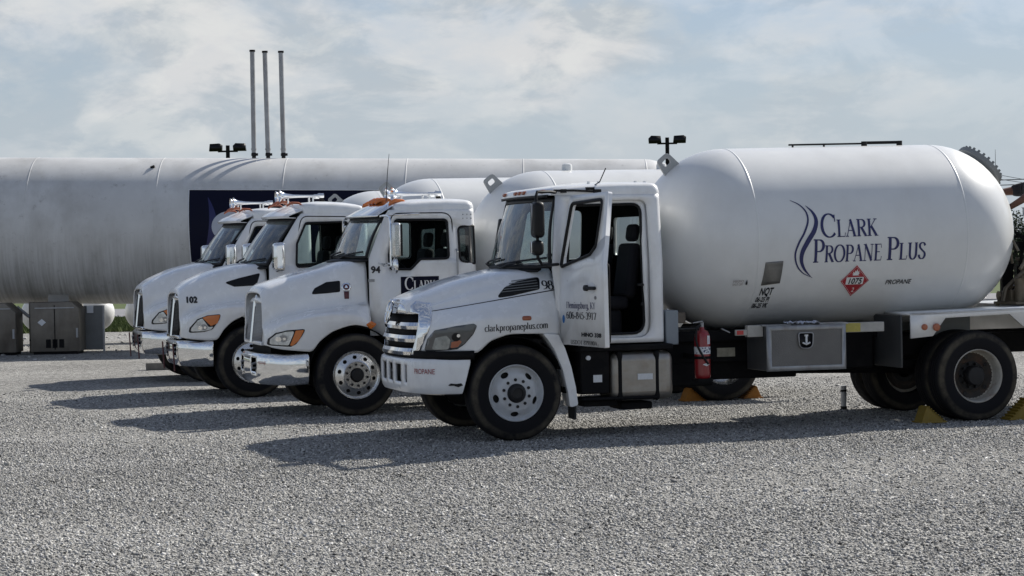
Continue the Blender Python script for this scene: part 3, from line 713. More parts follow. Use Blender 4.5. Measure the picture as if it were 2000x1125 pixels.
def axle(parent, x, z=.52, w=.8, diff=False):
    bm = B(); cyl(bm, (x, -w, z), (x, w, z), .075 if diff else .055, None, 14)
    if diff: bmesh.ops.create_uvsphere(bm, u_segments=16, v_segments=10, radius=.22, matrix=Matrix.Translation((x, 0, z)))
    for sg in (1, -1): box(bm, x - .65, x + .65, sg * .45 - .045, sg * .45 + .045, z + .08, z + .17)
    return ob('axle', bm, FRAME, parent)

# ------------------------------------------------------------------ front truck (number 98)
def truck_root(label, px, s, yaw, group):
    y = R_(yaw); X = (px - 1000) / s - math.sin(y) * 1.17; Y = F_PX / s + math.cos(y) * 1.17
    return thing('propane_truck', label, 'tank truck', (X, Y, 0), (0, 0, math.pi + y), group)
GRP = 'white propane trucks parked side by side'

def build_front_truck():
    T = truck_root('nearest white propane truck numbered 98 with its driver door open and lettered tank', 1005, 181, 16.3, GRP)
    tab = Tab([(-.53, 1.87, .84, 1.81, .97, 1.62, 1.08, 1.36, 1.13), (-.3, 1.86, .82, 1.79, .95, 1.59, 1.12, 1.38, 1.15), (0, 1.83, .79, 1.74, .92, 1.55, 1.14, 1.37, 1.157), (.25, 1.78, .76, 1.69, .89, 1.52, 1.14, 1.36, 1.095),
               (.44, 1.735, .73, 1.64, .86, 1.49, 1.13, 1.34, .965), (.6, 1.685, .70, 1.59, .83, 1.465, 1.09, 1.32, .97), (.8, 1.615, .66, 1.52, .77, 1.43, 1.0, 1.29, .985), (.93, 1.57, .61, 1.48, .69, 1.38, .82, 1.25, .985),
               (1.01, 1.53, .57, 1.44, .62, 1.34, .70, 1.2, .99), (1.05, 1.49, .53, 1.40, .56, 1.3, .61, 1.15, .99)])
    pil = lambda z: 1.02 - .19 * (z - .945)
    H = hood(T, tab, cut=lambda x, z: z < 1.40 and x > pil(z) - .02)
    # shut line between bonnet and fender
    pts = []
    for i in range(25):
        x = .90 - 1.42 * i / 24; z = 1.405 + .216 * i / 24
        y = surf_y(tab, x, z); pts.append((x, y + .001, z))
    ob('shut_line', tube(B(), pts, .006, 6), FRAME, H)
    vent = [(.138, 1.54), (.023, 1.654), (-.132, 1.718), (-.377, 1.763), (-.354, 1.63), (-.043, 1.564)]
    for sg in (1, -1):
        v = hood_panel(T, 'hood_vent', tab, vent, BLACK, .004, sg, .025, solid=.004)
        for k in range(5):
            z = 1.60 + .028 * k; x0 = .07 - .035 * k
            hood_panel(v, 'louvre', tab, [(x0, z), (-.34, z + .035), (-.34, z + .043), (x0, z + .009)], GREYP, .010, sg, 0)
        headlight(T, tab, [(.93, .983), (.901, 1.122), (.842, 1.216), (.64, 1.258), (.454, 1.282), (.416, 1.259), (.457, 1.171), (.549, 1.063), (.627, 1.009), (.795, .994)],
                  [(.863, 1.006), (.834, 1.133), (.734, 1.16), (.694, 1.11), (.714, 1.01)], [(.694, 1.021), (.684, 1.087), (.60, 1.105), (.58, 1.09), (.62, 1.035)], sg, LENSD, mat('dusty_headlight_lens', (.30, .33, .33), .12, metal=.4, coat=1, var=.4, vscale=14), AMBERD)
        hood_panel(T, 'side_marker_light', tab, [(-.09, 1.30), (-.09, 1.345), (-.195, 1.345), (-.195, 1.30)], AMBERD, .008, sg, .03, solid=.008)
    bm, w_ = serif('clarkpropaneplus.com', .072, thick=.17, thin=.05)
    sc = .725 / w_
    for v in bm.verts: v.co.x *= sc
    hood_text(T, 'lettering', tab, bm, .335, 1.19, INKB, slope=.03)
    bm, w_ = serif('98', .095, thick=.18, thin=.05)
    for v in bm.verts: v.co.x *= .125 / w_
    hood_text(T, 'fleet_number', tab, bm, -.385, 1.625, INKB, slope=.0)
    # ---- grille
    gp = [(1.10, 0), (1.098, .2), (1.09, .38), (1.065, .51), (1.025, .60), (.97, .67), (.91, .71)]
    rows, _ = plan_sweep(gp[:-1], [(-.05, .93), (-.05, 1.2), (-.09, 1.42)])
    gr = ob('grille', orient(grid(B(), rows), (1, 0, 0)), FRAME, T, solid=.02)
    def bar(z, h, lean, out_=.012, m_=CHROME, name='grille_bar'):
        full_ = crom(gp, 5); pth = [q for q in full_ if q[0] > pil(z) - .01]
        pr = [(out_ - lean - .03, z - h / 2 + .004), (out_ - lean, z - h / 2), (out_ - lean + .012, z), (out_ - lean - .004, z + h / 2), (out_ - lean - .04, z + h / 2 - .003)]
        r_, _ = plan_sweep(pth, pr); return ob(name, orient(grid(B(), r_), (1, 0, 0)), m_, gr, solid=.006)
    bar(.975, .075, .0); bar(1.115, .075, .012); bar(1.255, .075, .03)
    # chrome side pillars and the shield round the badge
    for sg in (1, -1):
        hood_panel(gr, 'grille_pillar', tab, [(1.03, .945), (.972, .945), (.80, 1.495), (.94, 1.525), (1.00, 1.47), (1.015, 1.40), (.945, 1.385)], CHROME, .007, sg, 0, solid=.006)
        P = [[(1.085, 0, 1.385), (1.082, sg * .25, 1.385), (1.06, sg * .44, 1.385), (1.015, sg * .575, 1.385), (.955, sg * .66, 1.385)], [(1.075, 0, 1.45), (1.068, sg * .25, 1.45), (1.045, sg * .43, 1.447), (.995, sg * .56, 1.442), (.925, sg * .64, 1.44)], [(1.02, 0, 1.533), (1.015, sg * .25, 1.53), (.985, sg * .41, 1.52), (.93, sg * .53, 1.513), (.87, sg * .60, 1.505)]]
        ob('grille_shield', grid(B(), P), CHROME, gr, smooth=60, solid=.012, soff=0)
    e = B(); ec = Vector((1.125, 0, 1.405))
    tube(e, [ec + Vector((-.03 * math.sin(t), .095 * math.cos(t), .125 * math.sin(t))) for t in np.linspace(0, 2 * math.pi, 41)], .014, 8, caps=False)
    tube(e, [ec + Vector((.006, .085, .0)), ec + Vector((.016, 0, 0)), ec + Vector((.006, -.085, .0))], .013, 8)
    for sg in (1, -1): tube(e, [ec + Vector((-.028, sg * .045, .105)), ec + Vector((.004, sg * .03, .02)), ec + Vector((.004, sg * .03, -.02)), ec + Vector((.026, sg * .045, -.105))], .011, 8)
    ob('emblem', e, CHROME, gr); eb_ = flat([(.088 * math.cos(t), .118 * math.sin(t)) for t in np.linspace(0, 2 * math.pi, 28, endpoint=False)]); mapv(eb_, lambda x, z, d: (1.108 - .24 * z, x, 1.405 + z)); orient(eb_, (1, 0, 0)); ob('emblem_backing', eb_, BLACKG, gr, solid=.006)
    # ---- bumper
    bp = [(1.115, 0), (1.11, .3), (1.095, .52), (1.055, .72), (.985, .90), (.89, 1.02), (.76, 1.09), (.61, 1.125), (.50, 1.14)]
    fine = []
    for a, b in zip(crom(bp, 6), crom(bp, 6)[1:]): fine.append(a)
    fine.append(bp[-1])
    prof = [(-.10, .905), (-.03, .905), (-.006, .89), (0, .865), (.004, .835), (.004, .80), (.004, .76), (.004, .72), (.004, .68), (.002, .64), (-.002, .60), (-.012, .56), (-.03, .53), (-.10, .515)]
    rows, full = plan_sweep(fine, prof)
    def inhole(i, j):
        y = (full[j][1] + full[j + 1][1]) / 2
        if not 4 <= i <= 8: return False
        return abs(y) < .08 or .23 < abs(y) < .44 or .54 < abs(y) < .63
    bm = grid(B(), rows, skip=inhole)
    for v in bm.verts:   # rear lower corner is cut away towards the wheel
        if v.co.x < .62 and v.co.z < .86: v.co.x += (.86 - v.co.z) * .28 * min(1, (.62 - v.co.x) / .12)
    orient(bm, (1, 0, 0)); bmp = ob('bumper', bm, WHITE, T, smooth=45, solid=.03, soff=-1)
    rows, _ = plan_sweep(fine[:40], [(-.14, .88), (-.14, .55)])
    ob('bumper_backing', grid(B(), rows), FRAME, bmp, solid=.02)
    for sg in (1, -1): ob('tow_hook', tube(B(), [(.98, sg * .34, .62), (1.06, sg * .34, .62), (1.07, sg * .34, .70), (.98, sg * .34, .74)], .02, 8), STEEL, bmp)
    rows, _ = plan_sweep([(x - .045, y) for x, y in fine], [(0, .895), (0, .99)])
    ob('bumper_gap_strip', grid(B(), rows), FRAME, bmp, solid=.02)
    bm, w_ = sans('PROPANE', .058, bold=.0)
    bl = [Vector(p) for p in fine]
    def on_bumper(u, v, d, s0=.80):
        # walk outwards along the bumper plan from the start point
        acc = 0; tgt = s0 + u
        for a, b in zip(bl, bl[1:]):
            l = (b - a).length
            if acc + l >= tgt:
                t = (tgt - acc) / l; p = a.lerp(b, t); dd = (b - a).normalized(); n_ = Vector((-dd.y, dd.x)) * -1
                return (p.x + abs(dd.y) * .010, p.y + abs(dd.x) * .010, .745 + v)
            acc += l
        return (bl[-1].x, bl[-1].y, .745 + v)
    for v in bm.verts: v.co.x *= .30 / w_
    cutz(bm, xs=arange(.03, .3, .03)); mapv(bm, on_bumper); orient(bm, (.7, .7, 0)); ob('lettering', bm, REDT, bmp, smooth=0)
    bm = flat([(0, 0), (.03, .02), (.09, .012), (.14, .02), (.16, -.004), (.11, -.022), (.06, -.006), (.02, -.008)]); mapv(bm, lambda u, v, d: on_bumper(u, v, d, 1.24 - .0)); 
    for v in bm.verts: v.co.z -= .12
    orient(bm, (0, 1, 0)); ob('paint_chip', bm, BLACK, bmp, smooth=0)
    # ---- cab
    pl = Plan(-.47, -1.775, 1.05, .09, 1.9, .115)
    tot = pl.tot; A = lambda x: pl.xf - x
    left = [(A(-.53), 1.02), (A(-.50), 1.6), (A(-.47), 1.86), (A(-.545), 2.66)]
    outl = left + [(tot - q, z) for q, z in left[::-1]]
    mid = tot / 2
    door = rnd([(A(-.60), 1.09), (A(-.63), 1.9), (A(-.68), 2.585), (A(-1.60), 2.60), (A(-1.60), 1.07)], [.08, .05, .10, .10, .16])
    rwin = rnd([(tot - A(-.70), 1.90), (tot - A(-.80), 2.52), (tot - A(-1.47), 2.52), (tot - A(-1.47), 1.95)], .07)
    bwin = rnd([(mid - .60, 1.98), (mid - .60, 2.42), (mid + .60, 2.42), (mid + .60, 1.98)], .06)
    cab = cab_shell(T, pl, outl, [door, rwin, bwin])
    # recessed door jamb
    inner = rnd([(A(-.62), 1.12), (A(-.66), 1.9), (A(-.72), 2.54), (A(-1.535), 2.55), (A(-1.535), 1.12)], [.08, .05, .10, .10, .14])
    bm = flat([(A(-.56), 1.05), (A(-.64), 2.62), (A(-1.63), 2.63), (A(-1.63), 1.05)], [inner], (), [1.9]); mapv(bm, lambda q, z, d: pl.p(q, z, .055)); orient(bm, (0, 1, 0))
    ob('door_frame', bm, WHITE, cab, solid=.03)
    sl = [pl.p(*q, .052) for q in inner]; ob('door_seal', tube(B(), sl + sl[:1], .016, 6, caps=False), BLACK, cab)
    ob('door_striker', box(box(B(), -1.53, -1.46, .99, 1.04, 1.64, 1.67), -1.54, -1.50, .985, 1.015, 1.42, 1.46), BLACK, cab, bevel=.006)
    front = [(-.50 + .085 * (1 - (u / 1) ** 2), u * .955) for u in np.linspace(-.93, .93, 15)]
    loop = pl.loop(2.66, front)
    zfn = lambda x: .042 * max(0, min(1, (-.5 - x) / .7))
    roof = dome_roof(cab, loop, 2.655, [(0, 0), (.0, .02), (.012, .052), (.04, .078), (.10, .092), (.2, .098)], .03, zf=zfn)
    ob('roof_visor_strip', grid(B(), [[(x + .012, y * 1.01, 2.632) for x, y in front], [(x + .018, y * 1.01, 2.662) for x, y in front]]), BLACK, cab, solid=.02, soff=0)
    fb = lambda u: -.47 + .34 * (1 - abs(u) ** 2.4); ft = lambda u: -.545 + .11 * (1 - u * u)
    Pw, gl = screen(T, fb, 1.855, 1.03, ft, 2.64, .955)
    wiper(T, Pw, -.85, 0, -.05, .10); wiper(T, Pw, .10, 0, .80, .10)
    ob('cowl', grid(B(), [[(fb(u) + .10 - .1 * abs(u), u * 1.0, 1.835) for u in np.linspace(-.86, .86, 15)], [(fb(u) - .03, u * 1.0, 1.86) for u in np.linspace(-.86, .86, 15)]]), BLACK, cab, solid=.02)
    for y in (-.78, -.16, 0, .16, .72):
        x = -.50 + .085 * (1 - y * y)
        ob('marker_light', box(B(), x - .05, x + .012, y - .045, y + .045, 2.682, 2.722, Matrix.Translation((0, 0, 0))), AMBERD, T, bevel=.012, label='faded amber roof marker light')
    # interior
    it = B(); box(it, -1.72, -.5, -.98, .97, 1.06, 1.10); box(it, -.80, -.56, -.92, .90, 1.42, 1.82); box(it, -.95, -.70, -.98, -.93, 1.1, 1.88)
    box(it, -1.715, -1.70, -.95, .95, 1.1, 1.95); box(it, -1.70, -.55, -.93, .93, 2.63, 2.65); box(it, -1.0, -.5, -.14, .10, 1.1, 1.5)
    ob('cab_interior', it, DARKIN, cab, bevel=.02)
    seat(cab, -1.25, .48, 1.38); seat(cab, -1.25, -.45, 1.38); steering_wheel(cab, -.80, .48, 1.86)
    bm = flat(rwin); mapv(bm, lambda q, z, d: pl.p(q, z)); ob('side_window', bm, GLASSS, cab)
    bm = flat(bwin); mapv(bm, lambda q, z, d: pl.p(q, z)); ob('rear_window', bm, GLASSS, cab)
    # ---- open driver door
    dr = bpy.data.objects.new('door', None); link(dr, T); dr.location = (-.545, 1.045, 0); dr.rotation_euler = (0, 0, -R_(81))
    tum = lambda z: -.13 * max(0, z - 1.9) * 1.0
    dout = rnd([(0, 1.03), (0, 1.86), (-.10, 2.645), (-1.0, 2.665), (-1.03, 2.2), (-1.045, 1.75), (-1.06, 1.02)], [.03, .03, .08, .03, .05, .05, .02])
    dwin = rnd([(-.06, 1.87), (-.07, 1.98), (-.17, 2.555), (-.89, 2.585), (-.84, 2.09), (-.72, 2.0)], [.03, .03, .06, .06, .06, .1])
    bm = flat(dout, [dwin], (), [1.9]); mapv(bm, lambda x, z, d: (x, tum(z), z)); orient(bm, (0, 1, 0))
    panel = ob('door_panel', bm, WHITE, dr, solid=.05, bevel=.008)
    sl = [(x, tum(z) - .0, z) for x, z in dwin]; ob('window_seal', tube(B(), sl + sl[:1], .020, 6, caps=False), BLACK, dr)
    bm = flat(rnd([(-.05, 1.06), (-.05, 1.82), (-.7, 1.95), (-1.0, 1.9), (-1.0, 1.06)], .05)); mapv(bm, lambda x, z, d: (x, -.085, z)); ob('inner_panel', bm, DARKIN, dr, solid=.03, soff=0)
    hb = B(); box(hb, -.90, -.64, .012, .045, 1.628, 1.665); box(hb, -.70, -.62, .0, .03, 1.615, 1.678); ob('door_handle', hb, BLACK, dr, bevel=.012)
    dish = flat([(-.77 + .085 * math.cos(t), 1.647 + .06 * math.sin(t)) for t in np.linspace(0, 2 * math.pi, 24, endpoint=False)]); mapv(dish, lambda x, z, d: (x, .004, z)); orient(dish, (0, 1, 0)); ob('handle_dish', dish, WHITE, dr)
    ob('keyhole', cyl(B(), (-.86, 0, 1.545), (-.86, .012, 1.545), .018, None, 12), STEEL, dr)
    def dtext(bm, w_, tw, x, z, m_, name='lettering'):
        for v in bm.verts: v.co = Vector((x - v.co.x * tw / w_, .004 + v.co.y, z + v.co.z))
        orient(bm, (0, 1, 0)); return ob(name, bm, m_, dr, smooth=0)
    dtext(*serif('Flemingsburg, KY', .068, thick=.15, thin=.05), .68, -.17, 1.425, INK)
    dtext(*serif('606-845-3917', .075, thick=.17, thin=.05), .70, -.17, 1.312, INKB)
    dtext(*sans('HINO 338', .042, bold=.003), .46, -.52, 1.128, INKB)
    dtext(*serif('USDOT 879180A', .042, thick=.15, thin=.05), .62, -.26, 1.040, INKB)
    bm = flat([(-.10 + .03 * math.cos(t), 1.305 + .045 * math.sin(t)) for t in np.linspace(0, 2 * math.pi, 18, endpoint=False)]); mapv(bm, lambda x, z, d: (x, .004, z)); orient(bm, (0, 1, 0))
    ob('sticker', bm, mat('blue_sticker', (.03, .16, .42), .4), dr)
    # mirrors on their tube bracket
    fm = B(); box(fm, -.035, .035, -.05, .05, 0, .56, Matrix.Translation((-.44, -1.13, 1.88)) @ Matrix.Rotation(R_(-10), 4, 'Y')); fmo = ob('mirror', fm, BLACK, T, bevel=.02, bseg=3, label='slim far side mirror seen edge on'); ob('mirror_arm', tube(B(), [(-.50, -1.02, 1.92), (-.45, -1.13, 1.90)], .02, 8), BLACK, fmo)
    for sg in (1,):
        mr = B()
        for v in (box(mr, -.285, -.165, 1.22, 1.43, 2.19, 2.58), box(mr, -.275, -.155, 1.25, 1.42, 2.00, 2.165)): pass
        if sg < 0:
            for v in mr.verts: v.co.y *= -1
            bmesh.ops.reverse_faces(mr, faces=mr.faces)
        mo = ob('mirror', mr, BLACK, T, bevel=.05, bseg=4)
        ob('mirror_arm', tube(B(), [(-.54, sg * .98, 2.685), (-.40, sg * 1.2, 2.69), (-.24, sg * 1.28, 2.685), (-.215, sg * 1.31, 2.63), (-.22, sg * 1.33, 2.4), (-.22, sg * 1.33, 1.98), (-.28, sg * 1.28, 1.90), (-.42, sg * 1.15, 1.895), (-.55, sg * 1.03, 1.90)], .017, 8), BLACK, mo)
        g_ = B(); box(g_, -.150, -.142, 1.30, 1.36, 2.03, 2.15)
        if sg < 0:
            for v in g_.verts: v.co.y *= -1
        ob('convex_mirror_trim', g_, CHROME, mo, bevel=.003)
        f_ = B(); 
        vs = [f_.verts.new((-.1600, sg * y, z)) for y, z in ((1.30, 2.56), (1.37, 2.55), (1.33, 2.26))]; f_.faces.new(vs)
        ob('mirror_highlight', f_, SILVER, mo, solid=.004, soff=0)  # grey triangle: the highlight on the black housing, put in as colour
        bk = B(); box(bk, -.675, -.585, sg * 1.03, sg * 1.085, 1.69, 1.87); ob('mirror_bracket', bk, BLACK, mo, bevel=.03)
    ob('antenna', tube(box(B(), -1.0, -.90, .90, .96, 2.71, 2.74), [(-.96, .92, 2.73), (-1.08, .90, 2.80), (-1.16, .88, 2.95)], .006, 6), BLACK, cab)
    gt = B(); tube(gt, [(-.52, .99, 2.705), (-.75, .99, 2.705), (-1.02, .985, 2.69)], .014, 6); box(gt, -.66, -.60, .97, 1.01, 2.68, 2.72); box(gt, -1.06, -.98, .97, 1.01, 2.675, 2.715); ob('roof_gutter_rail', gt, BLACK, cab)
    fp = B()
    for x in (-1.0, -1.12, -1.55, -1.66): cyl(fp, (x, .75, 2.775), (x, .75, 2.81), .02, None, 8)
    ob('roof_stud', fp, WHITE, cab)
    # ---- mudguard behind the wheel, steps, fuel tank, boxes
    for sg in (1, -1):
        mg = flat(rnd([(-.32, 1.152), (-.50, 1.135), (-.575, .98), (-.64, .78), (-.69, .55), (-.712, .36), (-.62, .335), (-.60, .50), (-.545, .75), (-.46, .96), (-.38, 1.09)], .03))
        mapv(mg, lambda x, z, d: (x, sg * 1.13, z)); orient(mg, (0, sg, 0)); q = ob('mudguard', mg, WHITE, T, solid=.24, bevel=.012)
        fl = B(); box(fl, -.70, -.68, sg * .86, sg * 1.10, .20, .50); ob('mud_flap', fl, FLAP, q)
    bx = B(); box(bx, -1.09, -.76, .62, 1.10, .47, .98); box(bx, -1.83, -.74, .70, 1.13, .935, 1.0); box(bx, -1.62, -.76, .86, 1.15, .40, .435); box(bx, -1.2, -.8, .5, 1.05, .33, .40); box(bx, -1.62, -1.25, .6, 1.0, .28, .36)
    bb = ob('battery_box', bx, FRAME, T, bevel=.015)
    ob('round_lamp', cyl(B(), (-.84, 1.10, .87), (-.84, 1.13, .87), .025, None, 14), PAPER, bb)
    lb = B(); box(lb, -1.0, -.90, 1.10, 1.106, .60, .68); ob('label', lb, PAPER, bb)
    ft_ = B(); box(ft_, -1.835, -1.10, .58, 1.14, .385, .925)
    ftk = ob('fuel_tank', ft_, ALUD, T, bevel=.10, bseg=5)
    for x in (-1.20, -1.63):
        st = B(); box(st, x - .035, x + .035, .575, 1.146, .38, .932); ob('strap', st, FRAME, ftk, bevel=.10, bseg=5)
    ob('filler_cap', cyl(lathe(B(), [(.052, 0), (.052, .05), (.04, .06), (0, .06)], 18, c=(-1.71, .98, .90), ax='z'), (-1.71, 1.03, .93), (-1.71, 1.06, .95), .03, .028, 14), CHROME, ftk)
    lb = B(); box(lb, -1.575, -1.40, 1.14, 1.147, .615, .68); ob('label', lb, PAPER, ftk)
    chassis(T, 1.0, -7.7)
    axle(T, 0); axle(T, -5.53, diff=True)
    un = B(); box(un, .75, -.45, -.35, .35, .55, 1.1); cyl(un, (-1.9, .1, .68), (-3.6, .1, .68), .14, None, 18); box(un, -1.95, -2.2, -.3, .38, .50, .95); box(un, -1.90, -1.80, -.95, .95, .9, 1.35); cyl(un, (-3.6, 0, .6), (-5.5, 0, .55), .05, None, 10)
    box(un, -2.0, -4.6, -.55, .55, .975, 1.10); box(un, -1.95, -2.55, .0, .46, .47, 1.0); box(un, -2.55, -3.62, -.1, .40, .535, 1.0); box(un, -4.0, -4.5, -.2, .6, .62, 1.05)
    ob('engine_and_driveline', un, FRAME, T, bevel=.02)
    eb = B(); box(eb, -1.80, -1.95, .60, .98, .98, 1.36); ob('electrical_box', eb, mat('blue_grey_box', (.22, .25, .28), .5), T, bevel=.01)
    pb = B(); box(pb, -1.98, -2.2, .45, .55, 1.20, 1.32); ob('placard_bracket', pb, mat('soiled_cream_paint', (.16, .13, .10), .6, var=.3, vscale=14), T, bevel=.01)
    # ---- propane tank
    t, sf, M = tank(T, 2.16, 1.055, -2.90, -5.50, head=1.02, tilt=.0135, lug_x=-2.3)
    th = np.linspace(0, 2 * math.pi, 49)
    # bolted manway on the rear head
    mz = Vector((-1.30 - 1.02 * math.cos(R_(46)), 0, 1.055 * math.sin(R_(46)))); nz = Vector((-math.cos(R_(46)) / 1.02, 0, math.sin(R_(46)) / 1.055)).normalized()
    Mm = M @ Matrix.Translation(mz) @ nz.to_track_quat('Z', 'Y').to_matrix().to_4x4()
    mw = lathe(B(), [(0, .075), (.22, .075), (.24, .065), (.31, .06), (.315, .005), (.31, .0), (.25, -.06)], 48, ax='z')
    for k in range(24):
        q = 2 * math.pi * k / 24; cyl(mw, (.28 * math.cos(q), .28 * math.sin(q), .05), (.28 * math.cos(q), .28 * math.sin(q), .095), .017, None, 8)
    box(mw, -.12, -.06, -.06, .06, .07, .11)
    bmesh.ops.transform(mw, matrix=Mm, verts=mw.verts); ob('manway', mw, mat('manway_grey', (.20, .21, .21), .5), t, smooth=30)
    rl = B(); tube(rl, [M @ Vector((-3.75 + 4.2, 0, 1.085)), M @ Vector((-5.2 + 4.2, 0, 1.085))], .012, 6)
    tube(rl, [M @ Vector((-4.72 + 4.2, 0, 1.10)), M @ Vector((-5.2 + 4.2, 0, 1.10))], .012, 6)
    for x in (-.52, -.98, .0, .4): 
        p = M @ Vector((x, 0, 1.05)); cyl(rl, p, p + Vector((0, 0, .06 if x in (-.52, -.98) else .035)), .035 if x in (-.52, -.98) else .012, None, 10)
    ob('top_rail', rl, BLACK, t)
    ob('gauge_plate', orient(mapv(cutz(flat([(0, 0), (.225, .02), (.235, .27), (.02, .26)]), [.06, .12, .18, .24]), lambda u, w, d: sf(-2.965 - u, 1.63 + w, .006)), (0, 1, 0)), mat('etched_grey_plate', (.20, .195, .18), .5, metal=.3, var=.25, vscale=12), t, solid=.004)
    def tt(bm, w_, tw, x, z, m_, name='lettering', slope=0.0):
        for v in bm.verts: v.co.x *= tw / w_; v.co.z += v.co.x * slope
        return on_tank(T, name, bm, sf, x, z, m_, .004)
    tt(*serif('Clark', .262, .165, .05, small=.195, track=.02), .70, -3.66, 2.150, INK)
    tt(*serif('Propane', .262, .165, .05, small=.19, track=.01), .86, -3.555, 1.868, INK)
    tt(*serif('Plus', .262, .165, .05, small=.19, track=.01), .50, -4.47, 1.868, INK)
    def swoosh(pts, ws, name):
        c = crom(pts, 8); n_ = len(c) - 1; V = [Vector(p) for p in c]; rows = []
        for i, p in enumerate(V):
            d = (V[min(i + 1, n_)] - V[max(i - 1, 0)]).normalized(); nn = Vector((-d.y, d.x)); k = i / n_
            w_ = ws * (math.sin(math.pi * min(1, k * 1.02)) ** .8) / 2 + .002
            rows.append([(p.x + nn.x * w_, 0, p.y + nn.y * w_), (p.x - nn.x * w_, 0, p.y - nn.y * w_)])
        bm = grid(B(), rows); mapv(bm, lambda u, w, d: sf(u, w, .004)); orient(bm, (0, 1, 0)); ob(name, bm, INK, T, smooth=0)
    tp = lambda L_: [(-3.353 - (a - 1554) * .00632, 2.573 - (b - 390) * .0058) for a, b in L_]
    swoosh(tp([(1549, 389), (1565, 398), (1576, 412), (1578, 430), (1570, 452), (1558, 474), (1552, 495), (1557, 516), (1570, 531), (1590, 541)]), .020, 'logo_swoosh')
    swoosh(tp([(1577, 400), (1589, 414), (1594, 430), (1589, 449), (1576, 470), (1566, 490), (1565, 508), (1573, 525), (1589, 541)]), .052, 'logo_swoosh')
    # placard
    d = .185; dia = lambda k: [(0, -d * k), (d * k, 0), (0, d * k), (-d * k, 0)]
    plc = on_tank(T, 'placard', flat(dia(1)), sf, -4.115, 1.645, INKW, .004)
    def pp(bm, m_, off, name): mapv(cutz(bm, arange(-.2, .2, .05)), lambda u, w, d_: sf(-4.115 - u, 1.645 + w, off + d_)); orient(bm, (0, 1, 0)); return ob(name, bm, m_, plc, smooth=0)
    pp(flat(dia(.96)), REDP, .006, 'placard_field')
    pp(flat(dia(.88), [dia(.865)]), INKW, .0075, 'placard_border')
    pp(flat(rnd([(-.108, -.040), (.108, -.040), (.108, .042), (-.108, .042)], .010)), INKW, .0075, 'number_panel')
    bm, w_ = sans('1075', .064, shear=.12, bold=.003)
    for v in bm.verts: v.co = Vector((v.co.x * .18 / w_ - .09, v.co.y, v.co.z - .031))
    pp(bm, INKB, .009, 'lettering')
    bm, w_ = sans('2', .05, shear=.12)
    for v in bm.verts: v.co = Vector((v.co.x - .018, 0, v.co.z - .125))
    pp(bm, INKW, .0075, 'lettering')
    pp(flat([(-.045, .062), (.045, .062), (.03, .068), (.05, .095), (.035, .085), (.038, .115), (.02, .10), (.015, .135), (.0, .105), (-.012, .12), (-.018, .092), (-.04, .105), (-.032, .08), (-.05, .085), (-.03, .068)]), INKW, .0075, 'flame_symbol')
    tt(*sans('PROPANE', .052, shear=.2, bold=.001), .33, -4.505, 1.590, INKB)
    tt(*sans('NQT', .085, shear=.2, bold=.004), .17, -2.965, 1.52, INKB)
    tt(*sans('06-25 PI', .055, shear=.2, bold=.002), .17, -2.94, 1.445, INKB); tt(*sans('06-25 VK', .055, shear=.2, bold=.002), .19, -2.92, 1.375, INKB)
    tt(*sans('EMERGENCY', .026), .135, -2.615, 1.675, mat('faded_brown_print', (.22, .17, .15), .6)); tt(*sans('SHUT-OFF', .026), .125, -2.615, 1.64, MATS['faded_brown_print'])
    on_tank(T, 'drop_symbol', flat([(0, 0), (.018, 0), (.022, .02), (.009, .06), (-.004, .02)]), sf, -2.775, 1.645, INKB)
    # ---- toolbox
    tb = B(); box(tb, -3.895, -2.935, .56, 1.13, .655, 1.155); tbx = ob('toolbox', tb, mat('brushed_toolbox_steel', (.15, .155, .16), .5, metal=.7, var=.2), T, bevel=.006)
    dz = B(); box(dz, -3.865, -2.975, 1.13, 1.142, .69, 1.125); tdr = ob('toolbox_door', dz, mat('diamond_plate', (.15, .148, .145), .45, metal=.6, var=.2, bump=.5, bscale=90), tbx, bevel=.004)
    fr = flat([(-3.897, .652), (-2.933, .652), (-2.933, 1.16), (-3.897, 1.16)], [[(-3.85, .705), (-2.99, .705), (-2.99, 1.11), (-3.85, 1.11)]]); mapv(fr, lambda x, z, d: (x, 1.152, z)); orient(fr, (0, 1, 0)); ob('door_trim', fr, STEEL, tbx, solid=.02)
    lt = flat(rnd([(-3.485, .90), (-3.325, .90), (-3.315, 1.075), (-3.495, 1.075)], [.07, .07, .03, .03], 6)); mapv(lt, lambda x, z, d: (x, 1.158, z)); orient(lt, (0, 1, 0)); ltc = ob('latch', lt, BLACKG, tbx, solid=.014)
    lr = rnd([(-3.485, .90), (-3.325, .90), (-3.315, 1.075), (-3.495, 1.075)], [.07, .07, .03, .03], 6); ob('latch_rim', tube(B(), [(x, 1.16, z) for x, z in lr + lr[:1]], .007, 6, caps=False), STEEL, ltc)
    th_ = B(); box(th_, -3.415, -3.395, 1.158, 1.178, .96, 1.05); tube(th_, [(-3.45, 1.17, .965), (-3.405, 1.17, .945), (-3.36, 1.17, .965)], .010, 8); box(th_, -3.425, -3.385, 1.158, 1.176, 1.035, 1.055); ob('latch_handle', th_, PAPER, ltc)
    br = B(); box(br, -3.92, -4.42, .98, 1.06, 1.06, 1.17); br2 = B(); box(br2, -2.74, -2.93, .98, 1.06, 1.04, 1.17); box(br2, -2.60, -2.76, 1.02, 1.05, 1.06, 1.125); tl_ = B(); box(tl_, -3.25, -2.9, .9, 1.10, 1.158, 1.17); ob('lid_strip', tl_, STEEL, tbx); tl_ = B(); box(tl_, -3.95, -3.6, .9, 1.1, 1.16, 1.178); ob('lid_strip', tl_, STEEL, tbx)
    ob('reflector_bracket', br2, mat('soiled_white_paint', (.42, .41, .38), .5, var=.25, vscale=7), T, bevel=.006)
    brk = ob('toolbox_bracket', br, mat('soiled_white_paint', (.42, .41, .38), .5, var=.25, vscale=7), T, bevel=.006)
